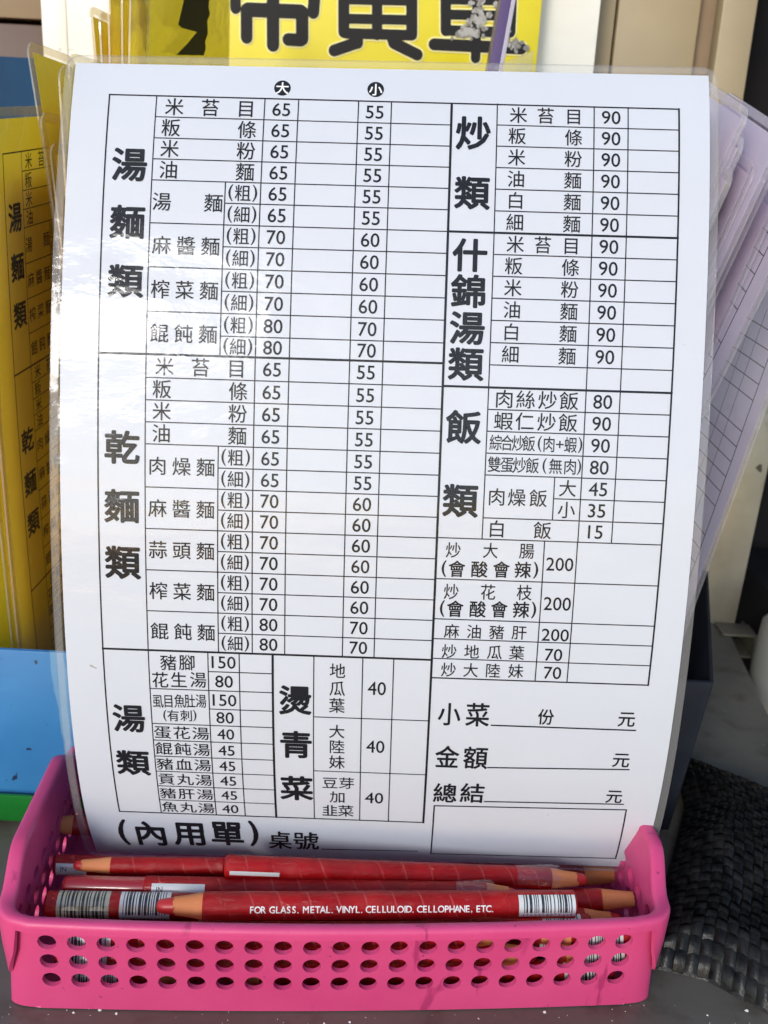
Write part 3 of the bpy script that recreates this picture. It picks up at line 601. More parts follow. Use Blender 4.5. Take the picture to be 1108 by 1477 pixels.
finish(b.build('tube_bracket', plain('dull_steel', (0.13, 0.115, 0.085, 1), 0.5, metal=0.4), t), bevel=0.4)

t = thing('dark_backdrop', 'black cabinet panel standing in for the dark gap beyond the counter corner', 'backdrop', (330, 720, -800))  # black panel added to stand in for the dark void here
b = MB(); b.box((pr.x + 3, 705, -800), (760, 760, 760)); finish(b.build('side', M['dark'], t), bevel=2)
b = MB(); b.box((258, 590, -800), (420, 690, 30)); finish(b.build('lower_backdrop', M['dark'], t), bevel=3)  # black block standing in for the lower dark area

def lathe(mb, prof, n=32, axis='z', idx=0, org=(0, 0, 0), cap=True):
    """profile of (distance along the axis, radius)"""
    vs = []
    for a, r in prof:
        for k in range(n):
            c, s = r * math.cos(2 * math.pi * k / n), r * math.sin(2 * math.pi * k / n)
            v = (c, s, a) if axis == 'z' else (a, -c, s)
            vs.append(Vector(v) + Vector(org))
    fs = []
    for i in range(len(prof) - 1):
        for k in range(n):
            q = (k + 1) % n
            f = (i * n + k, i * n + q, (i + 1) * n + q, (i + 1) * n + k)
            fs.append(f)
    if cap:
        fs.append(tuple(range(n - 1, -1, -1)))
        fs.append(tuple((len(prof) - 1) * n + k for k in range(n)))
    mb.add(vs, fs, idx)

pb = MB()
PP = at(1143, 892, 560)
lathe(pb, [(-760, 19), (-30, 19), (-4, 17), (2, 12), (3, 5)], 32, org=(PP.x, 560, PP.z))
tag(pb.build('waste_pipe', M['pipe'], smooth=True, sharp=50), 'white plastic pipe beside the counter edge', 'pipe')

# ------------------------------------------------------------------ yellow sign with heavy black characters
SY = 622.0
t = thing('stall_sign', 'yellow sign with heavy rounded black characters', 'sign', (0, SY, 150))
a0, a1 = at(176, 118, SY), at(772, 118, SY)
b = MB(); b.box((a0.x, SY, a0.z - 60), (a1.x, SY + 4, a0.z + 175)); finish(b.build('sign_board', M['sign_yellow'], t), bevel=0.8)
def stroke(mb, pts, w, y, n=8):
    """round-ended brush stroke through picture points, lying on the sign"""
    P = [at(p[0], p[1], SY) for p in pts]
    sc = (at(1, 0, SY) - at(0, 0, SY)).x
    r = w / 2 * sc
    for a, c in zip(P[:-1], P[1:]):
        d = Vector((c.x - a.x, 0, c.z - a.z)); L = d.length or 1e-6; d /= L
        ang = math.atan2(d.z, d.x)
        out = []
        for k in range(n + 1):
            th = ang - math.pi / 2 + math.pi * k / n
            out.append((c.x + r * math.cos(th), c.z + r * math.sin(th)))
        for k in range(n + 1):
            th = ang + math.pi / 2 + math.pi * k / n
            out.append((a.x + r * math.cos(th), a.z + r * math.sin(th)))
        pts3 = [Vector((x, y, z)) for x, z in out]
        mb.prism(pts3, (0, 0.35, 0))
STRK = [
    # first character
    ([(340, -30), (340, 12)], 15), ([(340, -32), (456, -28)], 16), ([(456, -30), (452, 18)], 17),
    ([(356, 14), (356, 54)], 17), ([(358, 14), (434, 17)], 19), ([(394, -20), (394, 65)], 18), ([(436, 18), (436, 56)], 18), ([(434, 58), (416, 57)], 17),
    ([(345, -70), (450, -66)], 15), ([(362, -100), (362, -46)], 14), ([(386, -100), (386, -48)], 14), ([(410, -100), (410, -48)], 14), ([(434, -100), (434, -46)], 14),
    # second character
    ([(496, -8), (496, 46)], 16), ([(496, -2), (594, 0)], 15), ([(594, -4), (594, 50)], 16), ([(498, 27), (594, 29)], 13), ([(498, 48), (594, 51)], 14), ([(544, -40), (544, 50)], 15),
    ([(516, 54), (516, 62)], 16), ([(514, 62), (482, 73)], 16), ([(566, 56), (568, 62)], 16), ([(568, 62), (602, 79)], 16),
    ([(478, -34), (612, -30)], 15), ([(490, -68), (600, -64)], 14), ([(522, -90), (522, -36)], 14), ([(566, -90), (566, -34)], 14),
    # third character
    ([(643, -6), (643, 44)], 15), ([(643, -2), (738, 0)], 15), ([(738, -2), (736, 46)], 15), ([(645, 21), (736, 23)], 13), ([(645, 44), (736, 47)], 14), ([(690, -60), (686, 84)], 14),
    ([(626, 64), (752, 70)], 16), ([(634, -32), (748, -28)], 15),
]
bo, bk = MB(), MB()
for i, (pts, w) in enumerate(STRK):
    stroke(bo, pts, w + 4, SY - 0.42 - 0.004 * i)
    stroke(bk, pts, w, SY - 0.75 - 0.004 * i)
bo.build('character_outline', M['sign_pale'], t)
bk.build('characters', M['sign_black'], t)
b = MB()
rr = random.Random(3)
for cx, cy, n, sx, sy in ((690, 20, 46, 10, 24), (672, 48, 26, 16, 7), (722, 34, 26, 10, 26), (742, 66, 16, 14, 6)):
    for k in range(n):
        q = at(cx + rr.gauss(0, sx * .6), cy + rr.gauss(0, sy * .6), SY)
        r = rr.uniform(0.7, 2.6)
        m_ = rr.randint(5, 8)
        b.prism([Vector((q.x + r * rr.uniform(.6, 1.1) * math.cos(-2 * math.pi * j / m_), SY - 1.3 - 0.003 * len(b.f) / 8, q.z + r * rr.uniform(.6, 1.1) * math.sin(-2 * math.pi * j / m_))) for j in range(m_)][::-1], (0, 0.2, 0))
b.build('peeled_patch', M['peel'], t)

# ------------------------------------------------------------------ the white menu: a sheet bent about a level axis
_ss = np.linspace(-12, 312, 649)
_a = np.polyval(PHI, np.clip(_ss, -6, 303) / 297.0)
_y = np.concatenate([[0], np.cumsum((np.cos(_a[1:]) + np.cos(_a[:-1])) / 2 * 0.5)])
_z = np.concatenate([[0], np.cumsum((np.sin(_a[1:]) + np.sin(_a[:-1])) / 2 * 0.5)])
_y -= np.interp(0, _ss, _y); _z -= np.interp(0, _ss, _z)
_, ry, rz = SHEET_R
_R = np.array([[math.cos(rz), -math.sin(rz), 0], [math.sin(rz), math.cos(rz), 0], [0, 0, 1]]) @ \
     np.array([[math.cos(ry), 0, math.sin(ry)], [0, 1, 0], [-math.sin(ry), 0, math.cos(ry)]])
def white_surf(u, s, h):
    """paper coordinates (u across, s down from the top edge, h in front of the paper; all mm) to world mm"""
    y, z, a = np.interp(s, _ss, _y), np.interp(s, _ss, _z), np.interp(s, _ss, _a)
    z -= h * math.cos(a); y += h * math.sin(a)
    X = _R @ np.array([u, y, z]) + np.array(SHEET_T)
    X[0], X[1] = unroll(X[0], X[1])
    return Vector((X[0], X[2] * CP - X[1] * SP, CAM_H - (X[2] * SP + X[1] * CP)))

def sheet_mesh(name, quad, h0, h1, surf, mats, parent, rad=0.0, nu=12, ns=60, margin=0.0):
    """slab between heights h0 < h1 over a (u, s) quadrilateral TL, TR, BR, BL with rounded corners"""
    tl, tr, br, bl = [Vector(q) for q in quad]
    rows = [i / ns for i in range(ns + 1)]
    Ht = (bl - tl).length
    if rad:
        ex = [rad * (1 - math.cos(math.pi / 2 * k / 6)) / Ht for k in range(7)]
        rows = sorted(set([round(r, 6) for r in rows if ex[-1] < r < 1 - ex[-1]] + [round(e, 6) for e in ex] + [round(1 - e, 6) for e in ex]))
    W_ = (tr - tl).length
    vs = []
    for h in (h1, h0):
        for r in rows:
            ins = 0.0
            d_ = min(r, 1 - r) * Ht
            if rad and d_ < rad:
                ins = (rad - math.sqrt(max(0, rad * rad - (rad - d_) ** 2))) / W_
            for k in range(nu + 1):
                a = k / nu
                if margin:
                    e = margin / W_
                    a = 0 if k == 0 else 1 if k == nu else e + (1 - 2 * e) * (k - 1) / (nu - 2)
                a = ins + (1 - 2 * ins) * a
                p = (tl * (1 - a) + tr * a) * (1 - r) + (bl * (1 - a) + br * a) * r
                vs.append(surf(p.x, p.y, h))
    n, m_ = len(rows), nu + 1
    fs, ix = [], []
    o2 = n * m_
    for i in range(n - 1):
        for k in range(nu):
            q = (i * m_ + k, (i + 1) * m_ + k, (i + 1) * m_ + k + 1, i * m_ + k + 1)
            mi = 2 if margin and (k in (0, nu - 1) or (rows[i] + rows[i + 1]) / 2 * Ht < margin or (1 - (rows[i] + rows[i + 1]) / 2) * Ht < margin) else 0
            fs.append(q); ix.append(mi)
            fs.append(tuple(o2 + j for j in reversed(q))); ix.append(mi)
    for i in range(n - 1):
        for k in (0, nu):
            q = (i * m_ + k, (i + 1) * m_ + k, o2 + (i + 1) * m_ + k, o2 + i * m_ + k)
            fs.append(q if k else q[::-1]); ix.append(1 if len(mats) > 1 else 0)
    for i in (0, n - 1):
        for k in range(nu):
            q = (i * m_ + k, i * m_ + k + 1, o2 + i * m_ + k + 1, o2 + i * m_ + k)
            fs.append(q); ix.append(1 if len(mats) > 1 else 0)
    return obj(name, vs, fs, mats, parent, smooth=True, idx=ix, sharp=60)

M['rim_shine'] = film_mat('laminate_cut_edge', tint=(0.9, 0.9, 0.9), haze=0.13, base=0.06)  # whitish haze paints a bright highlight along the cut edge
base = white_surf(0, 300, 0)
menu = thing('laminated_menu', 'white laminated order sheet standing in the pink basket', 'menu', (base.x, base.y, base.z))
sheet_mesh('paper', [(-104.6, 1.0), (105.6, -0.7), (105.6, 293.7), (-105.4, 298.2)], -0.12, 0.0, white_surf, [M['paper']], menu)
sheet_mesh('laminate_film', [(-107.6, -1.8), (108.3, -3.6), (108.3, 297.0), (-109.2, 300.6)], -0.45, 0.42, white_surf, [M['film'], M['rim_shine'], M['margin']], menu, rad=5.0, margin=2.6)
mb = MB()
for i, r in enumerate(RULES):
    put_rule(mb, *r, white_surf, 0.05 + 0.0006 * i)
mb.build('table_rules', M['ink'], menu)
HEADS = [PRINT_HEAD[a:b] for a, b in ((0, 3), (3, 6), (6, 8), (8, 12), (12, 14), (14, 16), (16, 19))]
for nm, lst_ in [('section_heading', h) for h in HEADS] + [('item_names', PRINT_NAME), ('prices', PRINT_PRICE), ('field_label', PRINT_FOOT[:2]), ('portion_unit', PRINT_FOOT[2:3]), ('currency_unit', PRINT_FOOT[3:4]), ('field_label', PRINT_FOOT[4:6]), ('currency_unit', PRINT_FOOT[6:7]),
                 ('field_label', PRINT_FOOT[7:9]), ('currency_unit', PRINT_FOOT[9:10]), ('form_title', PRINT_FOOT[10:15]), ('table_number', PRINT_FOOT[15:])]:
    mb = MB()
    for g in lst_:
        put_text(mb, *g, white_surf, 0.12)
    mb.build(nm, M['ink'], menu)
for u, s, ch in CIRCLES:
    mb = MB()
    mb.add([white_surf(u + 2.75 * math.cos(2 * math.pi * k / 40), s + 2.75 * math.sin(2 * math.pi * k / 40), 0.06) for k in range(40)], [tuple(range(40))])
    bd = mb.build('size_badge', M['ink'], menu)
    mb = MB()
    put_text(mb, ch, u, s + 0.1, 4.5, 4.5, 2, white_surf, 0.12)
    mb.build('badge_character', M['badge_white'], bd)

M['smudge'] = plain('smudge', (0.36, 0.36, 0.33, 1), 0.8)
rs = random.Random(4)
mb = MB()
for u, s, r in ((-96.5, 206, 0.9), (-95.6, 206.4, 0.6), (93.5, 78, 0.35), (-26, 150.8, 0.4), (66, 263, 0.4), (-10, 243, 0.3), (99, 90, 0.3), (28, 20, 0.25), (-100, 120, 0.3)):
    for k in range(3 if r > 0.5 else 1):
        du, ds = rs.uniform(-r, r), rs.uniform(-r, r) * 0.5
        q = r * rs.uniform(0.35, 0.6)
        mb.add([white_surf(u + du + q * rs.uniform(.5, 1.3) * math.cos(2 * math.pi * i / 7), s + ds + q * rs.uniform(.5, 1.2) * math.sin(2 * math.pi * i / 7), 0.03) for i in range(7)], [tuple(range(7))])
sm = mb.build('smudges', M['smudge'], menu); sm['kind'] = 'stuff'

# ------------------------------------------------------------------ coloured menus in the file boxes (same print, flat or slightly bowed)
def flat_surf(A, l, d, u0, s0, bow=0.0):
    """l: direction of growing u, d: direction of growing s (world); A is the point u0, s0; the face looks along d x l"""
    l = Vector(l).normalized(); d = (Vector(d) - l * Vector(d).dot(l)).normalized()
    n = d.cross(l)
    A = Vector(A)
    def f(u, s, h):
        k = (s / 297.0) * (1 - s / 297.0) * 4
        return A + l * (u - u0) + d * (s - s0) + n * (h + bow * k)
    f.n = n
    return f

def coloured_menu(label, cat_group, surf, kind, length=270.0, rules=None, texts=None, w=(-105, 105), rad=6.0):
    p = surf((w[0] + w[1]) / 2, length, 0)
    t = thing('laminated_menu', label, 'menu', p, cat_group)
    pap, fil = (M['yellow_paper'], M['yellow_film']) if kind == 'yellow' else (M['lilac_paper'], M['lilac_film'])
    sheet_mesh('paper', [(w[0], 0), (w[1], 0), (w[1], length - 4), (w[0], length - 4)], -0.1, 0.0, surf, [pap], t, nu=6, ns=20)
    sheet_mesh('laminate_film', [(w[0] - 4, -4), (w[1] + 4, -4), (w[1] + 4, length), (w[0] - 4, length)], -0.4, 0.35, surf, [fil, M['rim_shine'], M['yellow_margin' if kind == 'yellow' else 'lilac_margin']], t, rad=rad, nu=6, ns=20, margin=3.6)
    if rules:
        mb = MB()
        for i, r in enumerate(RULES):
            if rules(r): put_rule(mb, *r, surf, 0.05 + 0.0006 * i)
        mb.build('table_rules', M['ink'], t)
    if texts:
        for nm, lst_ in (('section_heading', PRINT_HEAD[:3]), ('section_heading', PRINT_HEAD[3:6]), ('section_heading', PRINT_HEAD[14:16]), ('item_names', PRINT_NAME)):
            if not any(texts(g) for g in lst_): continue
            mb = MB()
            for g in lst_:
                if texts(g): put_text(mb, *g, surf, 0.12)
            mb.build(nm, M['ink'], t)
    return t

def open_box(mb, lo, hi, wall=1.6, floor=2.0):
    """open-topped box; lo and hi are the four outer bottom and top corners (front-left, front-right, back-right, back-left)"""
    lo, hi = [Vector(v) for v in lo], [Vector(v) for v in hi]
    def inset(q, k):
        c = sum(q, Vector()) / 4
        return [v + Vector(((c.x - v.x), (c.y - v.y), 0)).normalized() * k * 1.5 for v in q]
    li, hi2 = inset(lo, wall), inset(hi, wall)
    li = [v + Vector((0, 0, floor)) for v in li]
    mb.add(lo + hi + hi2 + li, [(3, 2, 1, 0)] + [(k, (k + 1) % 4, 4 + (k + 1) % 4, 4 + k) for k in range(4)]
           + [(4 + k, 4 + (k + 1) % 4, 8 + (k + 1) % 4, 8 + k) for k in range(4)]
           + [(8 + k, 8 + (k + 1) % 4, 12 + (k + 1) % 4, 12 + k) for k in range(4)] + [(12, 13, 14, 15)])

# blue box in front of the yellow menus, standing on a green tray
b = MB()
open_box(b, [(-300, 354, 15), (-84, 354, 15), (-84, 588, 15), (-300, 588, 15)], [(-302, 352, 85), (-82, 352, 85), (-82, 590, 85), (-302, 590, 85)], wall=2.2)
blue = finish(b.build('file_box', M['blue']), bevel=0.8)
tag(blue, 'scuffed bright blue plastic box holding the yellow menus', 'box')
b = MB()
open_box(b, [(-312, 354, 2), (-78, 354, 2), (-78, 594, 2), (-312, 594, 2)], [(-314, 349, 18.5), (-76, 349, 18.5), (-76, 596, 18.5), (-314, 596, 18.5)], wall=2.0)
tag(finish(b.build('tray', M['green']), bevel=1.0), 'green plastic tray under the blue box', 'tray')
b = MB()
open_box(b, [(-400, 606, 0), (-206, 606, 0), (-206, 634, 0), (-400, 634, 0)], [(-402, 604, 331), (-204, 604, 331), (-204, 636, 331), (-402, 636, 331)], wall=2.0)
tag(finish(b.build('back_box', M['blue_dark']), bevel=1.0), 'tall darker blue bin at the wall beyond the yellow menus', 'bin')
b = MB()
open_box(b, [(64, 376, 0), (136, 375, 0), (172, 508, 0), (86, 512, 0)], [(60, 375, 75), (145, 375, 75), (184, 512, 75), (84, 514, 75)], wall=1.8)
tag(finish(b.build('file_box', M['navy']), bevel=0.8), 'dark navy open box holding the lilac menus', 'box')

GY, GL = 'yellow menus standing in the blue box', 'lilac menus fanned out in the navy box'
lx = (0.079, 0.991, 0.104)
coloured_menu('yellow menu leftmost in the blue box, with its printed noodle headings showing', GY,
              flat_surf((-148.8, 383.6, 273.8), lx, (-0.032, 0.109, -0.993), -92.3, 12.3, bow=-3), 'yellow', 255,
              rules=lambda r: r[0] < -20 and r[1] < 245, texts=lambda g: g[1] < -20 and g[2] < 225)
coloured_menu('unprinted yellow menu margin against the left frame edge', GY, flat_surf((-156.5, 370, 268), lx, (-0.026, 0.07, -0.997), -109, -4, bow=-2), 'yellow', 250)
coloured_menu('pale yellow menu outermost on the left of the blue box', GY, flat_surf((-165, 362, 266), lx, (-0.03, 0.05, -0.998), -109, -4, bow=-2), 'yellow', 248)
def ysheet(label, px, py, Y, l, d, ln=275, bow=0.0, w=(-105, -76)):
    A = at(px, py, Y)
    coloured_menu(label, GY, flat_surf(A, l, d, w[0] - 4, -4, bow), 'yellow', ln, w=w)
ysheet('yellow menu with a sharp upper corner rising just left of the white sheet', 38, 56, 410, (0.20, 0.975, -0.05), (0.10, 0.10, -0.99), 285, 6)
ysheet('small-cornered amber menu tucked behind the tall one at the left of the white sheet', 57, 160, 400, (0.16, 0.985, 0.0), (0.07, 0.08, -0.99), 262, 4)
ysheet('amber menu whose edge runs right along the left border of the white sheet', 84, 92, 392, (0.16, 0.985, 0.0), (0.015, 0.02, -0.99), 275, 0)
ysheet('yellow menu with a rounded corner against the cream board', 128, 6, 452, (0.10, 0.995, 0.0), (0.03, 0.10, -0.99), 290, 3)
ysheet('orange menu seen edge-on above the top left corner of the white sheet', 155, -40, 446, (0.0, 1.0, 0.0), (-0.03, 0.10, -0.99), 290, 2)
ysheet('second orange menu seen edge-on, close beside the greenish one', 176, -40, 438, (0.0, 1.0, 0.0), (-0.05, 0.10, -0.99), 290, 2)
ysheet('yellow menu leaning at the top, with a thin bright edge beside the greenish cover', 189, -30, 432, (-0.04, 1.0, 0.0), (-0.08, 0.10, -0.99), 290, 2)

ysheet('orange-yellow menu with a low blunt corner beside the left border of the white sheet', 71, 205, 396, (0.16, 0.985, 0.0), (0.05, 0.06, -0.99), 250, 3)
ysheet('thin golden menu edge just outside the upper left corner of the white sheet', 98, 74, 398, (0.14, 0.99, 0.0), (0.0, 0.02, -0.99), 280, 0)
ysheet('golden menu sliver between the rounded corner and the orange ones', 143, 14, 449, (0.04, 0.999, 0.0), (0.0, 0.10, -0.99), 290, 2)

# translucent greenish cover leaning over the left part of the sign
M['cover'] = film_mat('greenish_cover', tint=(0.78, 0.76, 0.40), haze=0.20, hazec=(0.40, 0.34, 0.10), base=0.04, wave=0.8, rough=0.12)
q = at(198, -60, 470)
c0, c1 = at(198, -30, 470), at(332, -30, 560)
lu = (c1 - c0).normalized()
sf = flat_surf(c0, lu, (-0.12, 0.0, -0.99), 0, 0, bow=2)
ct = thing('plastic_cover', 'translucent greenish plastic cover over the left end of the sign', 'cover', sf(45, 318, 0))
sheet_mesh('cover_film', [(0, -20), ((c1 - c0).length, -20), ((c1 - c0).length * 0.93, 318), (2, 318)], -0.4, 0.3, sf, [M['cover'], M['rim_shine']], ct, rad=5, nu=8, ns=16)
sheet_mesh('folded_flap', [(10, 52), (60, 30), (66, 44), (12, 58)], 0.8, 1.1, sf, [M['yellow_film']], ct, nu=4, ns=4)

tape = [(268, -12), (303, -12), (301, 10), (303, 20), (299, 30), (300, 48), (296, 60), (297, 70), (294, 80), (254, 79), (270, 63), (284, 46), (262, 40), (257, 35)]
def on_cover(px, py, h):
    eye = Vector((0, 0, CAM_H)); d = at(px, py, 500) - eye
    return eye + d * ((c0 + sf.n * h - eye).dot(sf.n) / d.dot(sf.n))
b = MB()
b.add([on_cover(x, y, 5.0) for x, y in tape] + [on_cover(x, y, 4.6) for x, y in tape], [tuple(range(14)), tuple(range(27, 13, -1))] + [(k, 14 + k, 14 + (k + 1) % 14, (k + 1) % 14) for k in range(14)])
b.build('black_tape', M['sign_black'], ct)

# lilac menus
def lsheet(label, A, l, d, s0, ln, u0=95.5, rules=None, bow=0.0, w0=48):
    coloured_menu(label, GL, flat_surf(A, Vector(l) * -1, d, u0, s0, bow), 'lilac', ln, rules=rules, w=(w0, 105))
tick = lambda r: r[0] > 30
d4, l4 = (-0.208, 0.266, -0.941), (-0.049, 0.959, 0.278)
d5, l5 = (-0.143, 0.097, -0.988), (-0.051, 0.989, 0.098)
lsheet('rightmost lilac menu, its ruled cells running down its near edge', (157.6, 411.6, 204.9), l5, d5, 33.75, 225, rules=tick)
lsheet('lilac menu showing a short heavy table corner near the black gap', at(1086, 241, 360), l4, d4, 11.8, 275, rules=tick)
lsheet('lilac menu in the middle of the fan, with slanting ruled cells', (135.8, 374.2, 251.9), l4, d4, 26.5, 265, rules=tick)
for k, (px, py, Y, nm, dd) in enumerate(((1112, 300, 372, 'lilac menu with only a pale edge showing, left of the rightmost ruled cells', (-0.17, 0.18, -0.97)), (1103, 262, 361, 'blank-edged lilac menu just left of the slanting ruled cells', d4),
                               (1090, 246, 362, 'blank lilac menu with its corner between the third one and the ruled cells', (-0.205, 0.262, -0.942)), (1080, 252, 357, 'blank lilac menu third from the white sheet', d4),
                               (1064, 214, 352, 'low blank lilac menu second from the white sheet', (-0.22, 0.25, -0.94)),
                               (1070, 172, 354, 'tallest blank lilac menu, nearest the right border of the white sheet', (-0.24, 0.26, -0.93)),
                               (1048, 262, 350, 'lowest lilac corner, half hidden by the right border of the white sheet', (-0.22, 0.25, -0.94)), )):
    lsheet(nm, at(px, py, Y), l4, dd, 0.0, 275, u0=105)

# two violet cards standing edge-on behind the white sheet, and a loose grey flap
for lab, x0, x1, w_ in (('dark violet card seen edge-on in front of the sign', 738, 704, 5.0), ('lighter violet card edge-on beside the darker one', 748, 713, 2.2)):
    p, q = at(x0, -40, 482), at(x1, 150, 466)
    q = p + (q - p) * ((p.z - 1.0) / (p.z - q.z))
    sc_ = w_ / 2
    b = MB()
    b.hexa([(q.x - sc_ * .8, q.y, q.z), (q.x + sc_ * .8, q.y, q.z), (q.x + sc_ * .8 + 4, q.y + 90, q.z), (q.x - sc_ * .8 + 4, q.y + 90, q.z),
            (p.x - sc_, p.y, p.z), (p.x + sc_, p.y, p.z), (p.x + sc_ + 4, p.y + 90, p.z), (p.x - sc_ + 4, p.y + 90, p.z)])
    tag(finish(b.build('violet_card', M['violet_edge'] if w_ > 4 else M['lilac_paper']), bevel=0.4), lab, 'card')
b = MB()
p = [at(x, y, 470) for x, y in ((690, 130), (716, 94), (770, 73), (764, 130))]
p = p[1:3] + [Vector((p[2].x - 6, 470, 1.0)), Vector((p[0].x - 4, 470, 1.0)), p[0]]
b.prism(p[::-1], (0, 0.8, 0))
tag(b.build('plastic_flap', M['film_edge']), 'loose grey plastic flap at the top edge of the white sheet', 'flap')

# ------------------------------------------------------------------ pink basket
BX0, BX1, BY0, BY1, RH = -109.0, 109.0, 0.0, 106.0, 40.5
YAW = math.radians(4.2)
CR = 9.0
CW = 9.43
def basket_loop():
    """cells round the perimeter, anticlockwise from the front-left: (start, end, straight?)"""
    segs = []
    fx0 = BX0 + CR; nfront = 21
    L = (BX1 - BX0) - 2 * CR
    cw = L / nfront
    for k in range(nfront): segs.append(('F', k * cw, (k + 1) * cw))
    for k in range(2): segs.append(('c0', k / 2, (k + 1) / 2))
    D = (BY1 - BY0) - 2 * CR; nd = 9
    for k in range(nd): segs.append(('R', D * k / nd, D * (k + 1) / nd))
    for k in range(2): segs.append(('c1', k / 2, (k + 1) / 2))
    for k in range(nfront): segs.append(('B', k * cw, (k + 1) * cw))
    for k in range(2): segs.append(('c2', k / 2, (k + 1) / 2))
    for k in range(nd): segs.append(('L', D * k / nd, D * (k + 1) / nd))
    for k in range(2): segs.append(('c3', k / 2, (k + 1) / 2))
    return segs, L, D
SEGS, BL_, BD_ = basket_loop()
def perim(tag_, a):
    """point on the rim outline and its outward normal"""
    x0, x1, y0, y1 = BX0 + CR, BX1 - CR, BY0 + CR, BY1 - CR
    if tag_ == 'F': return (x0 + a, BY0), (0, -1)
    if tag_ == 'B': return (x1 - a, BY1), (0, 1)
    if tag_ == 'R': return (BX1, y0 + a), (1, 0)
    if tag_ == 'L': return (BX0, y1 - a), (-1, 0)
    cx, cy, th0 = {'c0': (x1, y0, -90), 'c1': (x1, y1, 0), 'c2': (x0, y1, 90), 'c3': (x0, y0, 180)}[tag_]
    th = math.radians(th0 + 90 * a)
    n = (math.cos(th), math.sin(th))
    return (cx + CR * n[0], cy + CR * n[1]), n
def hump(y):
    t = (y - (BY0 + 8)) / (BY1 - BY0 - 16)
    if t <= 0 or t >= 1: return 0.0
    s = min(1, min(t, 1 - t) / 0.24)
    return 9.0 * s * s * (3 - 2 * s)
def basket_pt(tag_, a, z, out=0.0):
    (x, y), n = perim(tag_, a)
    side = abs(n[0]) ** 2
    f = (RH - min(z, RH)) / RH
    y += -n[1] * 5.0 * f                               # front and back walls flare outwards to the top
    x += (1.5 if n[0] > 0 else -2.0) * f * abs(n[0])
    y -= 4.0 * (1 - (x / 107.0) ** 2) * (1 if tag_ == 'F' else 0) * (1 - 0.4 * f)
    hz = hump(y) * side
    if z > 36:                                         # the strip above the holes is stretched into the hump
        k = (z - 35.8) / (RH - 35.8)
        zz = z + hz * k
        x += (3.0 if n[0] > 0 else -1.0) * side * (hz / 9.0) * k
    else:
        zz = z
    return Vector((x + n[0] * out, y + n[1] * out, zz))
LEV = [0.5, 10.0, 18.6, 27.2, 35.8, RH]
N4 = 4
mb = MB()
def bcell(seg, z0, z1, hole):
    tg, a0, a1 = seg
    f = lambda s, t: basket_pt(tg, a0 + (a1 - a0) * s, z0 + (z1 - z0) * t)
    if not hole:
        g = [[f(i / N4, j / N4) for i in range(N4 + 1)] for j in range(N4 + 1)]
        vs = [v for r in g for v in r]
        mb.add(vs, [(j * (N4 + 1) + i, j * (N4 + 1) + i + 1, (j + 1) * (N4 + 1) + i + 1, (j + 1) * (N4 + 1) + i) for j in range(N4) for i in range(N4)])
        return
    ring = [(i / N4, 0) for i in range(N4)] + [(1, i / N4) for i in range(N4)] + [(1 - i / N4, 1) for i in range(N4)] + [(0, 1 - i / N4) for i in range(N4)]
    rin = []
    for s, t in ring:
        th = math.atan2(t - 0.5, s - 0.5)
        rin.append((0.5 + 0.325 * math.cos(th), 0.5 + 0.375 * math.sin(th)))
    n = len(ring)
    # two vertices per ring step on the hole for a rounder outline
    vs = [f(*p) for p in ring] + [f(*p) for p in rin]
    mb.add(vs, [(k, (k + 1) % n, n + (k + 1) % n, n + k) for k in range(n)])
for sg in SEGS:
    holes = sg[0] in 'FBRL' and len(sg[0]) == 1
    for li in range(5):
        hole = holes and li in (1, 2, 3)
        bcell(sg, LEV[li], LEV[li + 1], hole)
# floor
fl = [basket_pt(s[0], s[1] + (s[2] - s[1]) * i / N4, LEV[0]) for s in SEGS for i in range(N4)]
mb.add(fl, [tuple(range(len(fl)))[::-1]])
import bmesh
basket = thing('pencil_basket', 'pink perforated plastic basket full of red pencils', 'basket', (-6.6, 260.3, 0))
basket.rotation_euler = (0, 0, YAW)
body = mb.build('basket_body', M['pink'], basket, world_pts=False)
bm = bmesh.new(); bm.from_mesh(body.data)
bmesh.ops.remove_doubles(bm, verts=bm.verts, dist=0.02 * MM)
bmesh.ops.recalc_face_normals(bm, faces=bm.faces)
bm.to_mesh(body.data); bm.free()
finish(body, solid=1.7, offset=-1, sharp=40)
# rolled rim, deepening into hanging handle skirts at both ends
mb = MB()
rows = []
for s in SEGS:
    for i in range(N4):
        tg, a = s[0], s[1] + (s[2] - s[1]) * i / N4
        (x, y), n = perim(tg, a)
        e = abs(n[0]) ** 1.5
        e = e if tg in ('L', 'R') or e > 0.25 else 0
        sk = 2.8 + 25.0 * e
        ow = 2.2 + 1.2 * e
        top = basket_pt(tg, a, RH)
        N_ = Vector((n[0], n[1], 0))
        prof = [(-2.0, -2.0), (-2.0, 0.2), (-1.4, 0.9), (-0.4, 1.2), (ow - 1.4, 1.2), (ow - 0.4, 0.7), (ow, -0.4), (ow - 0.6 * e, -sk * 0.5), (ow - 2.0 * e, -sk),
                (ow - 1.3 - 2.0 * e, -sk), (ow - 1.4 - 0.6 * e, -sk * 0.5), (ow - 1.4, -1.0), (0.1, -1.0), (0.1, -2.0)]
        rows.append([top + N_ * o + Vector((0, 0, u)) for o, u in prof])
m_ = len(rows[0]); n_ = len(rows)
mb.add([v for r in rows for v in r], [(i * m_ + k, ((i + 1) % n_) * m_ + k, ((i + 1) % n_) * m_ + (k + 1) % m_, i * m_ + (k + 1) % m_) for i in range(n_) for k in range(m_)])
rim = mb.build('rim', M['pink'], basket, smooth=True, sharp=50, world_pts=False)

# ------------------------------------------------------------------ red grease pencils
def cyl_surf(r):
    """label surface on a pencil: u along it, v down round it from the line facing the viewer"""
    return lambda u, v, h: Vector((u, -(r + h) * math.cos(v / r), -(r + h) * math.sin(v / r)))

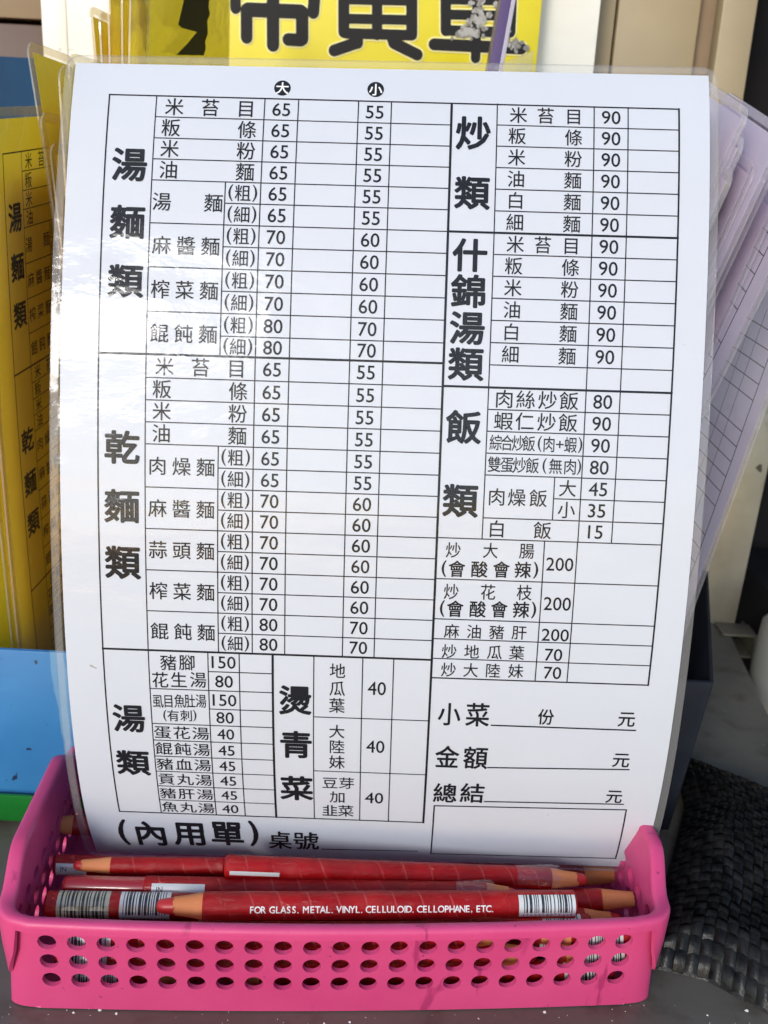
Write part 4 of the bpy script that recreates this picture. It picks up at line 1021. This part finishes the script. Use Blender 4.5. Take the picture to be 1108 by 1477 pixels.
GP = 'red paper-wrapped grease pencils in the pink basket'
def pencil(label, tail, tip, r, wood=15.0, lead=5.0, sticker=None, text=None, cap=None, group=GP,  sharp=True, turn=-0.66, torn=0.0):
    """tail and tip are world points of the axis; sticker = list of (start, length, v0, v1, kind, digits) in mm from the tail"""
    A, B = Vector(tail), Vector(tip)
    L = (B - A).length
    t = thing('grease_pencil', label, 'pencil', A, group)
    t.rotation_mode = 'QUATERNION'
    flip = (B - A).x < 0
    xa = (B - A).normalized()
    ya = Vector((0, 0, 1)).cross(xa).normalized()
    za = xa.cross(ya)
    t.rotation_quaternion = Matrix((xa, ya, za)).transposed().to_quaternion()
    loc = dict(parent=t, world_pts=False)
    x_w = L - wood if sharp else L
    mb = MB()
    p0 = cap if cap else 0.0
    prof = [(p0, r * 0.55), (p0 + 0.15, r * 0.86), (p0 + 0.9, r)] if not cap else [(p0, r * 0.93), (p0 + 0.3, r)]
    nx = int((x_w - p0) / 8)
    prof += [(p0 + 1 + (x_w - p0 - 2) * k / nx, r * (1 + 0.008 * math.sin(k * 2.1 + L))) for k in range(nx + 1)]
    prof += [(x_w, r * 0.985)] if sharp else [(x_w - 0.3, r * 0.95), (x_w, r * 0.6)]
    lathe(mb, prof, 28, axis='x')
    body = mb.build('barrel', M['red'], smooth=True, sharp=40, **loc)
    if cap:
        mb = MB(); lathe(mb, [(0, r * 0.5), (0.5, r * 0.78), (1.6, r * 0.9), (p0, r * 0.9)], 28, axis='x')
        mb.build('bare_end', M['red_plain'], smooth=True, sharp=40, **loc)
    if sharp:
        mb = MB()
        rl = r * 0.64
        prof = []
        n = 28
        rr_ = random.Random(label)
        lathe(mb, [(x_w - 0.2, r * 0.93), (x_w + 1.5, r * 0.91), (x_w + (wood - lead) * 0.5, r * 0.77), (x_w + wood - lead, rl)], n, axis='x')
        mb.v = [Vector((v.x + (rr_.uniform(-0.5, 0.5) if abs(v.x - (x_w + wood - lead)) < 0.1 else 0), v.y, v.z)) for v in mb.v]
        mb.build('wood_tip', M['wood'], smooth=True, sharp=50, **loc)
        mb = MB(); lathe(mb, [(L - lead - 1.5, rl * 0.97), (L - lead * 0.5, rl * 0.86), (L - 0.9, rl * 0.72), (L - 0.25, rl * 0.5), (L, rl * 0.2)], 20, axis='x')
        mb.build('wax_lead', M['lead'], smooth=True, sharp=50, **loc)
    if torn:                        # loose end of the clear wrap, standing off the barrel
        mb = MB(); n = 16
        rr2 = random.Random(len(label))
        vs = []
        for i in range(7):
            for k in range(n + 1):
                a = -2.6 + 2.6 * k / n
                q = r * (1.03 + 0.10 * i / 6 + rr2.uniform(0, 0.16) * (i / 6) ** 0.5)
                x = x_w - torn + torn * 1.18 * i / 6 + (rr2.uniform(-1.6, 1.6) if i == 6 else 0)
                vs.append((x, (1 if flip else -1) * q * math.cos(a), -q * math.sin(a)))
        mb.add(vs, [(i * (n + 1) + k, i * (n + 1) + k + 1, (i + 1) * (n + 1) + k + 1, (i + 1) * (n + 1) + k) for i in range(6) for k in range(n)])
        mb.build('torn_wrap', M['torn_wrap'], smooth=True, **loc)
    # surface helper: u measured in picture reading direction (left to right)
    sg = -1 if flip else 1
    def srf(u, v, h):
        a = v / r + turn
        return Vector((u, -sg * (r + h) * math.cos(a), -(r + h) * math.sin(a)))
    for st in (sticker or []):
        u0, ln, v0, v1, kind, digits = st
        rr_ = random.Random(u0 * 7 + ln + len(label))
        mb = MB()
        xs = [0.0]; cols = []
        if kind in ('bars', 'darkbars'):
            xs.append(1.2); cols.append(0)
            while xs[-1] < ln - 1.4:
                xs.append(xs[-1] + rr_.choice([0.3, 0.35, 0.6, 0.95, 0.4] if kind == 'bars' else [0.4, 0.6, 0.9, 0.4])); cols.append(len(cols) % 2)
            if xs[-1] < ln: xs.append(ln); cols.append(0)
        else:
            xs.append(ln); cols.append(0)
        nv = 8
        vb = v1 if kind == 'darkbars' else v0 + (v1 - v0) * 0.80
        def strip(xa_, xb_, va, vb_, c):
            vs = []
            for k in range(nv + 1):
                v = va + (vb_ - va) * k / nv
                vs += [srf(xa_, v, 0.12), srf(xb_, v, 0.12)]
            mb.add(vs, [(2 * k, 2 * k + 1, 2 * k + 3, 2 * k + 2) for k in range(nv)], c)
        for xa_, xb_, c in zip(xs[:-1], xs[1:], cols):
            strip(xa_ + u0, xb_ + u0, v0, vb, c)
        if vb != v1: strip(u0, u0 + ln, vb, v1, 0)
        mb.build('barcode_sticker' if kind != 'plain' else 'sticker', [M['label_grey'] if kind == 'darkbars' else M['label_white'], M['label_black']], **loc)
        if digits:
            mb = MB()
            if digits == 'IN':
                put_text(mb, 'IN', u0 + (2.8 if not flip else ln - 2.8), v0 + 2.0, 2.4 * sg, 2.4, 1, srf, 0.2)
                ds = '471505054088'; vv = v0 + 4.6; uu = u0 + 1.5
            else:
                ds = digits; vv = v1 - 0.75; uu = u0 + 1.5
            st_ = (ln - 3) / (len(ds) - 1)
            for k, c in enumerate(ds):
                put_text(mb, c, uu + st_ * (k if not flip else len(ds) - 1 - k), vv, 1.35 * sg, 1.35, 0, srf, 0.2)
            mb.build('sticker_digits', M['label_black'], **loc)
    if text:
        s_, u0, u1, v, sz = text
        mb = MB()
        adv = []
        for c in s_:
            adv.append({' ': 0.36, '.': 0.34, ',': 0.34, 'I': 0.36, 'M': 0.95, 'O': 0.8, 'G': 0.8}.get(c, 0.68))
        tot = sum(adv); x = 0
        for c, a in zip(s_, adv):
            if c != ' ':
                fr = (x + a / 2) / tot
                u = u0 + (u1 - u0) * fr
                put_text(mb, c, u, v + (sz * 0.30 if c in '.,' else 0), sz * 0.95 * sg, sz, 2, srf, 0.14)
            x += a
        mb.build('lettering', M['white_print'], **loc)
    return t

def inb(px, py, d):
    """picture point at depth d (at the middle of the basket), following the basket's turn"""
    Y = d
    for _ in range(6):
        p = at(px, py, Y)
        Y = d + 1.5 + math.tan(YAW) * (p.x + 5.3)
    return at(px, py, Y)

# top layer, front to back (axis end points picked off their places in the basket)
L1 = inb(830, 1304, 270); L0 = inb(226, 1307, 270)
Lp = (L0 - L1).length
pencil('thick red pencil nearest the basket front, white lettering and a barcode at its right end', L1, L0, 4.6, wood=15.5, lead=6.0,
       sticker=[(1.0, 19.5, -3.3, 4.2, 'bars', '4902778014219')],
       text=('FOR GLASS. METAL. VINYL. CELLULOID. CELLOPHANE, ETC.', Lp - (L0 - inb(358, 1310, 266)).length, Lp - (L0 - inb(712, 1310, 266)).length, 1.2, 3.1))
pencil('red pencil with two barcode stickers at its left end', inb(66, 1304, 279), inb(610, 1312, 279), 4.4, sharp=False,
       sticker=[(4.5, 17.5, -6.0, 6.5, 'darkbars', None), (25.5, 17.0, -6.0, 5.6, 'bars', '4902778014226')])
pencil('red pencil with a bare shiny left end and a white sticker in its middle left', inb(91, 1278, 288), inb(745, 1290, 283), 4.0, wood=11, lead=3.0, cap=28.5, torn=11.0,
       sticker=[(31.5, 18.5, -1.5, 5.0, 'plain', 'IN')])
pencil('red pencil with its short sharpened tip pointing left, close under the sheet', inb(326, 1250, 298), inb(106, 1248, 298), 3.2, wood=13.5, lead=3.2)
pencil('long red pencil with a torn-wrapped sharp tip at the right, lying highest under the sheet', inb(324, 1249, 290), inb(846, 1269, 293), 3.9, wood=14, lead=4.0, torn=13.0,
       sticker=[(2.0, 17.5, 1.6, 3.2, 'plain', None)])
pencil('red pencil with a small white label, half hidden by the white sheet', inb(78, 1247, 306), inb(560, 1262, 306), 3.7, sharp=False,
       sticker=[(1.5, 11.0, -0.5, 4.6, 'plain', 'IN')])
pencil('red pencil whose bare wooden tip points left in the back corner of the basket', inb(420, 1196, 336), inb(64, 1189, 328), 4.0, wood=11, lead=0.5)
pencil('dark red pencil with a blunt tip lowest at the right end of the basket', inb(560, 1304, 298), inb(916, 1297, 286), 4.1, wood=12, lead=0.6)
pencil('red pencil with a blurred tip behind the lower right corner of the sheet', inb(500, 1262, 322), inb(893, 1262, 312), 4.4, wood=14, lead=0.6)
# lower layers, glimpsed through the holes
lowl = 'red pencil lying low in the basket, glimpsed only through the front holes'
zz = [(267.8, 26.4, -112, 40, 1), (270.6, 7.4, -60, 78, -1), (269.0, 16.8, -114, 50, 1), (267.8, 26.2, 46, 82, -1), (269.0, 16.8, 56, 84, -1), (270.8, 7.4, -112, -66, 1), (277.6, 21.5, -30, 70, -1), (280.2, 12.0, -113, 70, -1), (280.4, 21.6, -70, 82, 1), (289.5, 7.6, -112, 60, 1), (290, 17.5, -108, 76, -1)]
for i, (y, z, xa, xb, sg) in enumerate(zz):
    ty = math.tan(YAW)
    a, c = Vector((xa + 11.4, y + 2 + ty * (xa + 16), z)), Vector((xb + 11.4, y + 2 + ty * (xb + 16), z))
    if sg < 0: a, c = c, a
    st = [(1.5, 16, -6, 6, 'bars', None)] if i in (0, 2, 8) else [(4, 14, -5, 6, 'bars', None)]
    pencil(lowl, a, c, 4.4, wood=14, lead=4.0, sticker=st, group='red pencils seen through the basket holes')

# ------------------------------------------------------------------ black woven sack at the right
def sack():
    C_ = 4.6
    def pl(pts, t):
        seg = [math.dist(a, b) for a, b in zip(pts[:-1], pts[1:])]
        d = t * sum(seg)
        for (a, b), s in zip(zip(pts[:-1], pts[1:]), seg):
            if d <= s or b is pts[-1]:
                return Vector((a[0] + (b[0] - a[0]) * d / s, a[1] + (b[1] - a[1]) * d / s))
            d -= s
    F_ = [(106, 291), (126, 286), (148, 268), (178, 248), (230, 232), (350, 222)]
    B_ = [(153, 436), (186, 408), (226, 388), (280, 372), (350, 362)]
    L_ = [(106, 291), (126, 340), (145, 384), (153, 436)]
    R_ = [(350, 222), (350, 362)]
    nu, nv, sub = 60, 35, 4
    def height(u, v):
        d = min(v * 140, (1 - v) * 120, u * 150 + 3)
        s = min(1.0, d / 17.0)
        p = flat(u, v)
        w = 13.0 * math.sin(s * math.pi / 2) ** 0.8 + 6.0 * math.sin(math.pi * min(1, v * 1.1)) * s
        w += 4.5 * noise.noise(Vector((p.x * 0.022, p.y * 0.03, 3.1))) * s + 1.8 * noise.noise(Vector((p.x * 0.05, p.y * 0.07, 9.1))) * s
        return 0.9 + max(0, w)
    def flat(u, v):
        f, b_, l, r = pl(F_, u), pl(B_, u), pl(L_, v), pl(R_, v)
        c = (Vector(F_[0]) * (1 - u) + Vector(F_[-1]) * u) * (1 - v) + (Vector(B_[0]) * (1 - u) + Vector(B_[-1]) * u) * v
        return f * (1 - v) + b_ * v + l * (1 - u) + r * u - c
    def base_pt(u, v):
        u2, v2 = min(1, max(0, u)), min(1, max(0, v))
        p = flat(u2, v2)
        k = math.sin(math.pi * u2) * math.sin(math.pi * v2)
        p = p + Vector((2.2 * noise.noise(Vector((p.x * .03, p.y * .03, 1))), 2.2 * noise.noise(Vector((p.x * .03, p.y * .03, 7))))) * min(1, 4 * k)
        return Vector((p.x, p.y, height(u2, v2)))
    mb = MB()
    rr = random.Random(11)
    for i in range(nu):
        for j in range(nv):
            over = (i + j) % 2 == 0
            cu, cv = (i + 0.5) / nu, (j + 0.5) / nv
            tx, ty = rr.gauss(0, 0.05), rr.gauss(0, 0.06)
            hx = (0.46 if over else 0.57) / nu; hy = (0.57 if over else 0.46) / nv
            vs = []
            for q in range(sub + 1):
                for p in range(sub + 1):
                    a, c = 2 * p / sub - 1, 2 * q / sub - 1
                    b0 = base_pt(cu + hx * a, cv + hy * c)
                    t, w = (c, a) if over else (a, c)
                    up = 1.05 * math.cos(t * math.pi / 2) - 0.5 + 0.12 * (1 - w * w) + (tx * a + ty * c) * C_ * 0.5
                    vs.append(b0 + Vector((0, -0.25 * up, up)))
            mb.add(vs, [(q * (sub + 1) + p, q * (sub + 1) + p + 1, (q + 1) * (sub + 1) + p + 1, (q + 1) * (sub + 1) + p) for q in range(sub) for p in range(sub)])
    for i in range(nu):
        for j in range(nv):
            q = [base_pt(a / nu, c / nv) - Vector((0, 0, 0.8)) for a, c in ((i, j), (i + 1, j), (i + 1, j + 1), (i, j + 1))]
            mb.add(q, [(0, 1, 2, 3)])
    o = mb.build('woven_sack', M['weave'], smooth=True, sharp=60)
    return tag(o, 'crumpled black woven plastic sack beside the pink basket', 'sack')
sack()

# ------------------------------------------------------------------ crumbs and specks on the counter
rr = random.Random(5)
b = MB()
for k in range(90):
    if k < 60:
        q = on_counter(rr.uniform(0, 1108), rr.uniform(1446, 1477))
    else:
        q = on_counter(rr.uniform(930, 1108), rr.uniform(930, 1477))
    r = rr.uniform(0.08, 0.25) if rr.random() < 0.85 else rr.uniform(0.4, 0.8)
    if 88 < q.x < 300 and 262 < q.y < 400 and False: continue
    vs = []
    for i in range(6):
        th = 2 * math.pi * i / 6
        vs.append((q.x + r * rr.uniform(.6, 1.2) * math.cos(th), q.y + r * rr.uniform(.6, 1.2) * math.sin(th), 0.0))
    vs.append((q.x, q.y, r * 0.9))
    b.add(vs, [(i, (i + 1) % 6, 6) for i in range(6)])
o = b.build('crumbs', M['crumb']); o['kind'] = 'stuff'
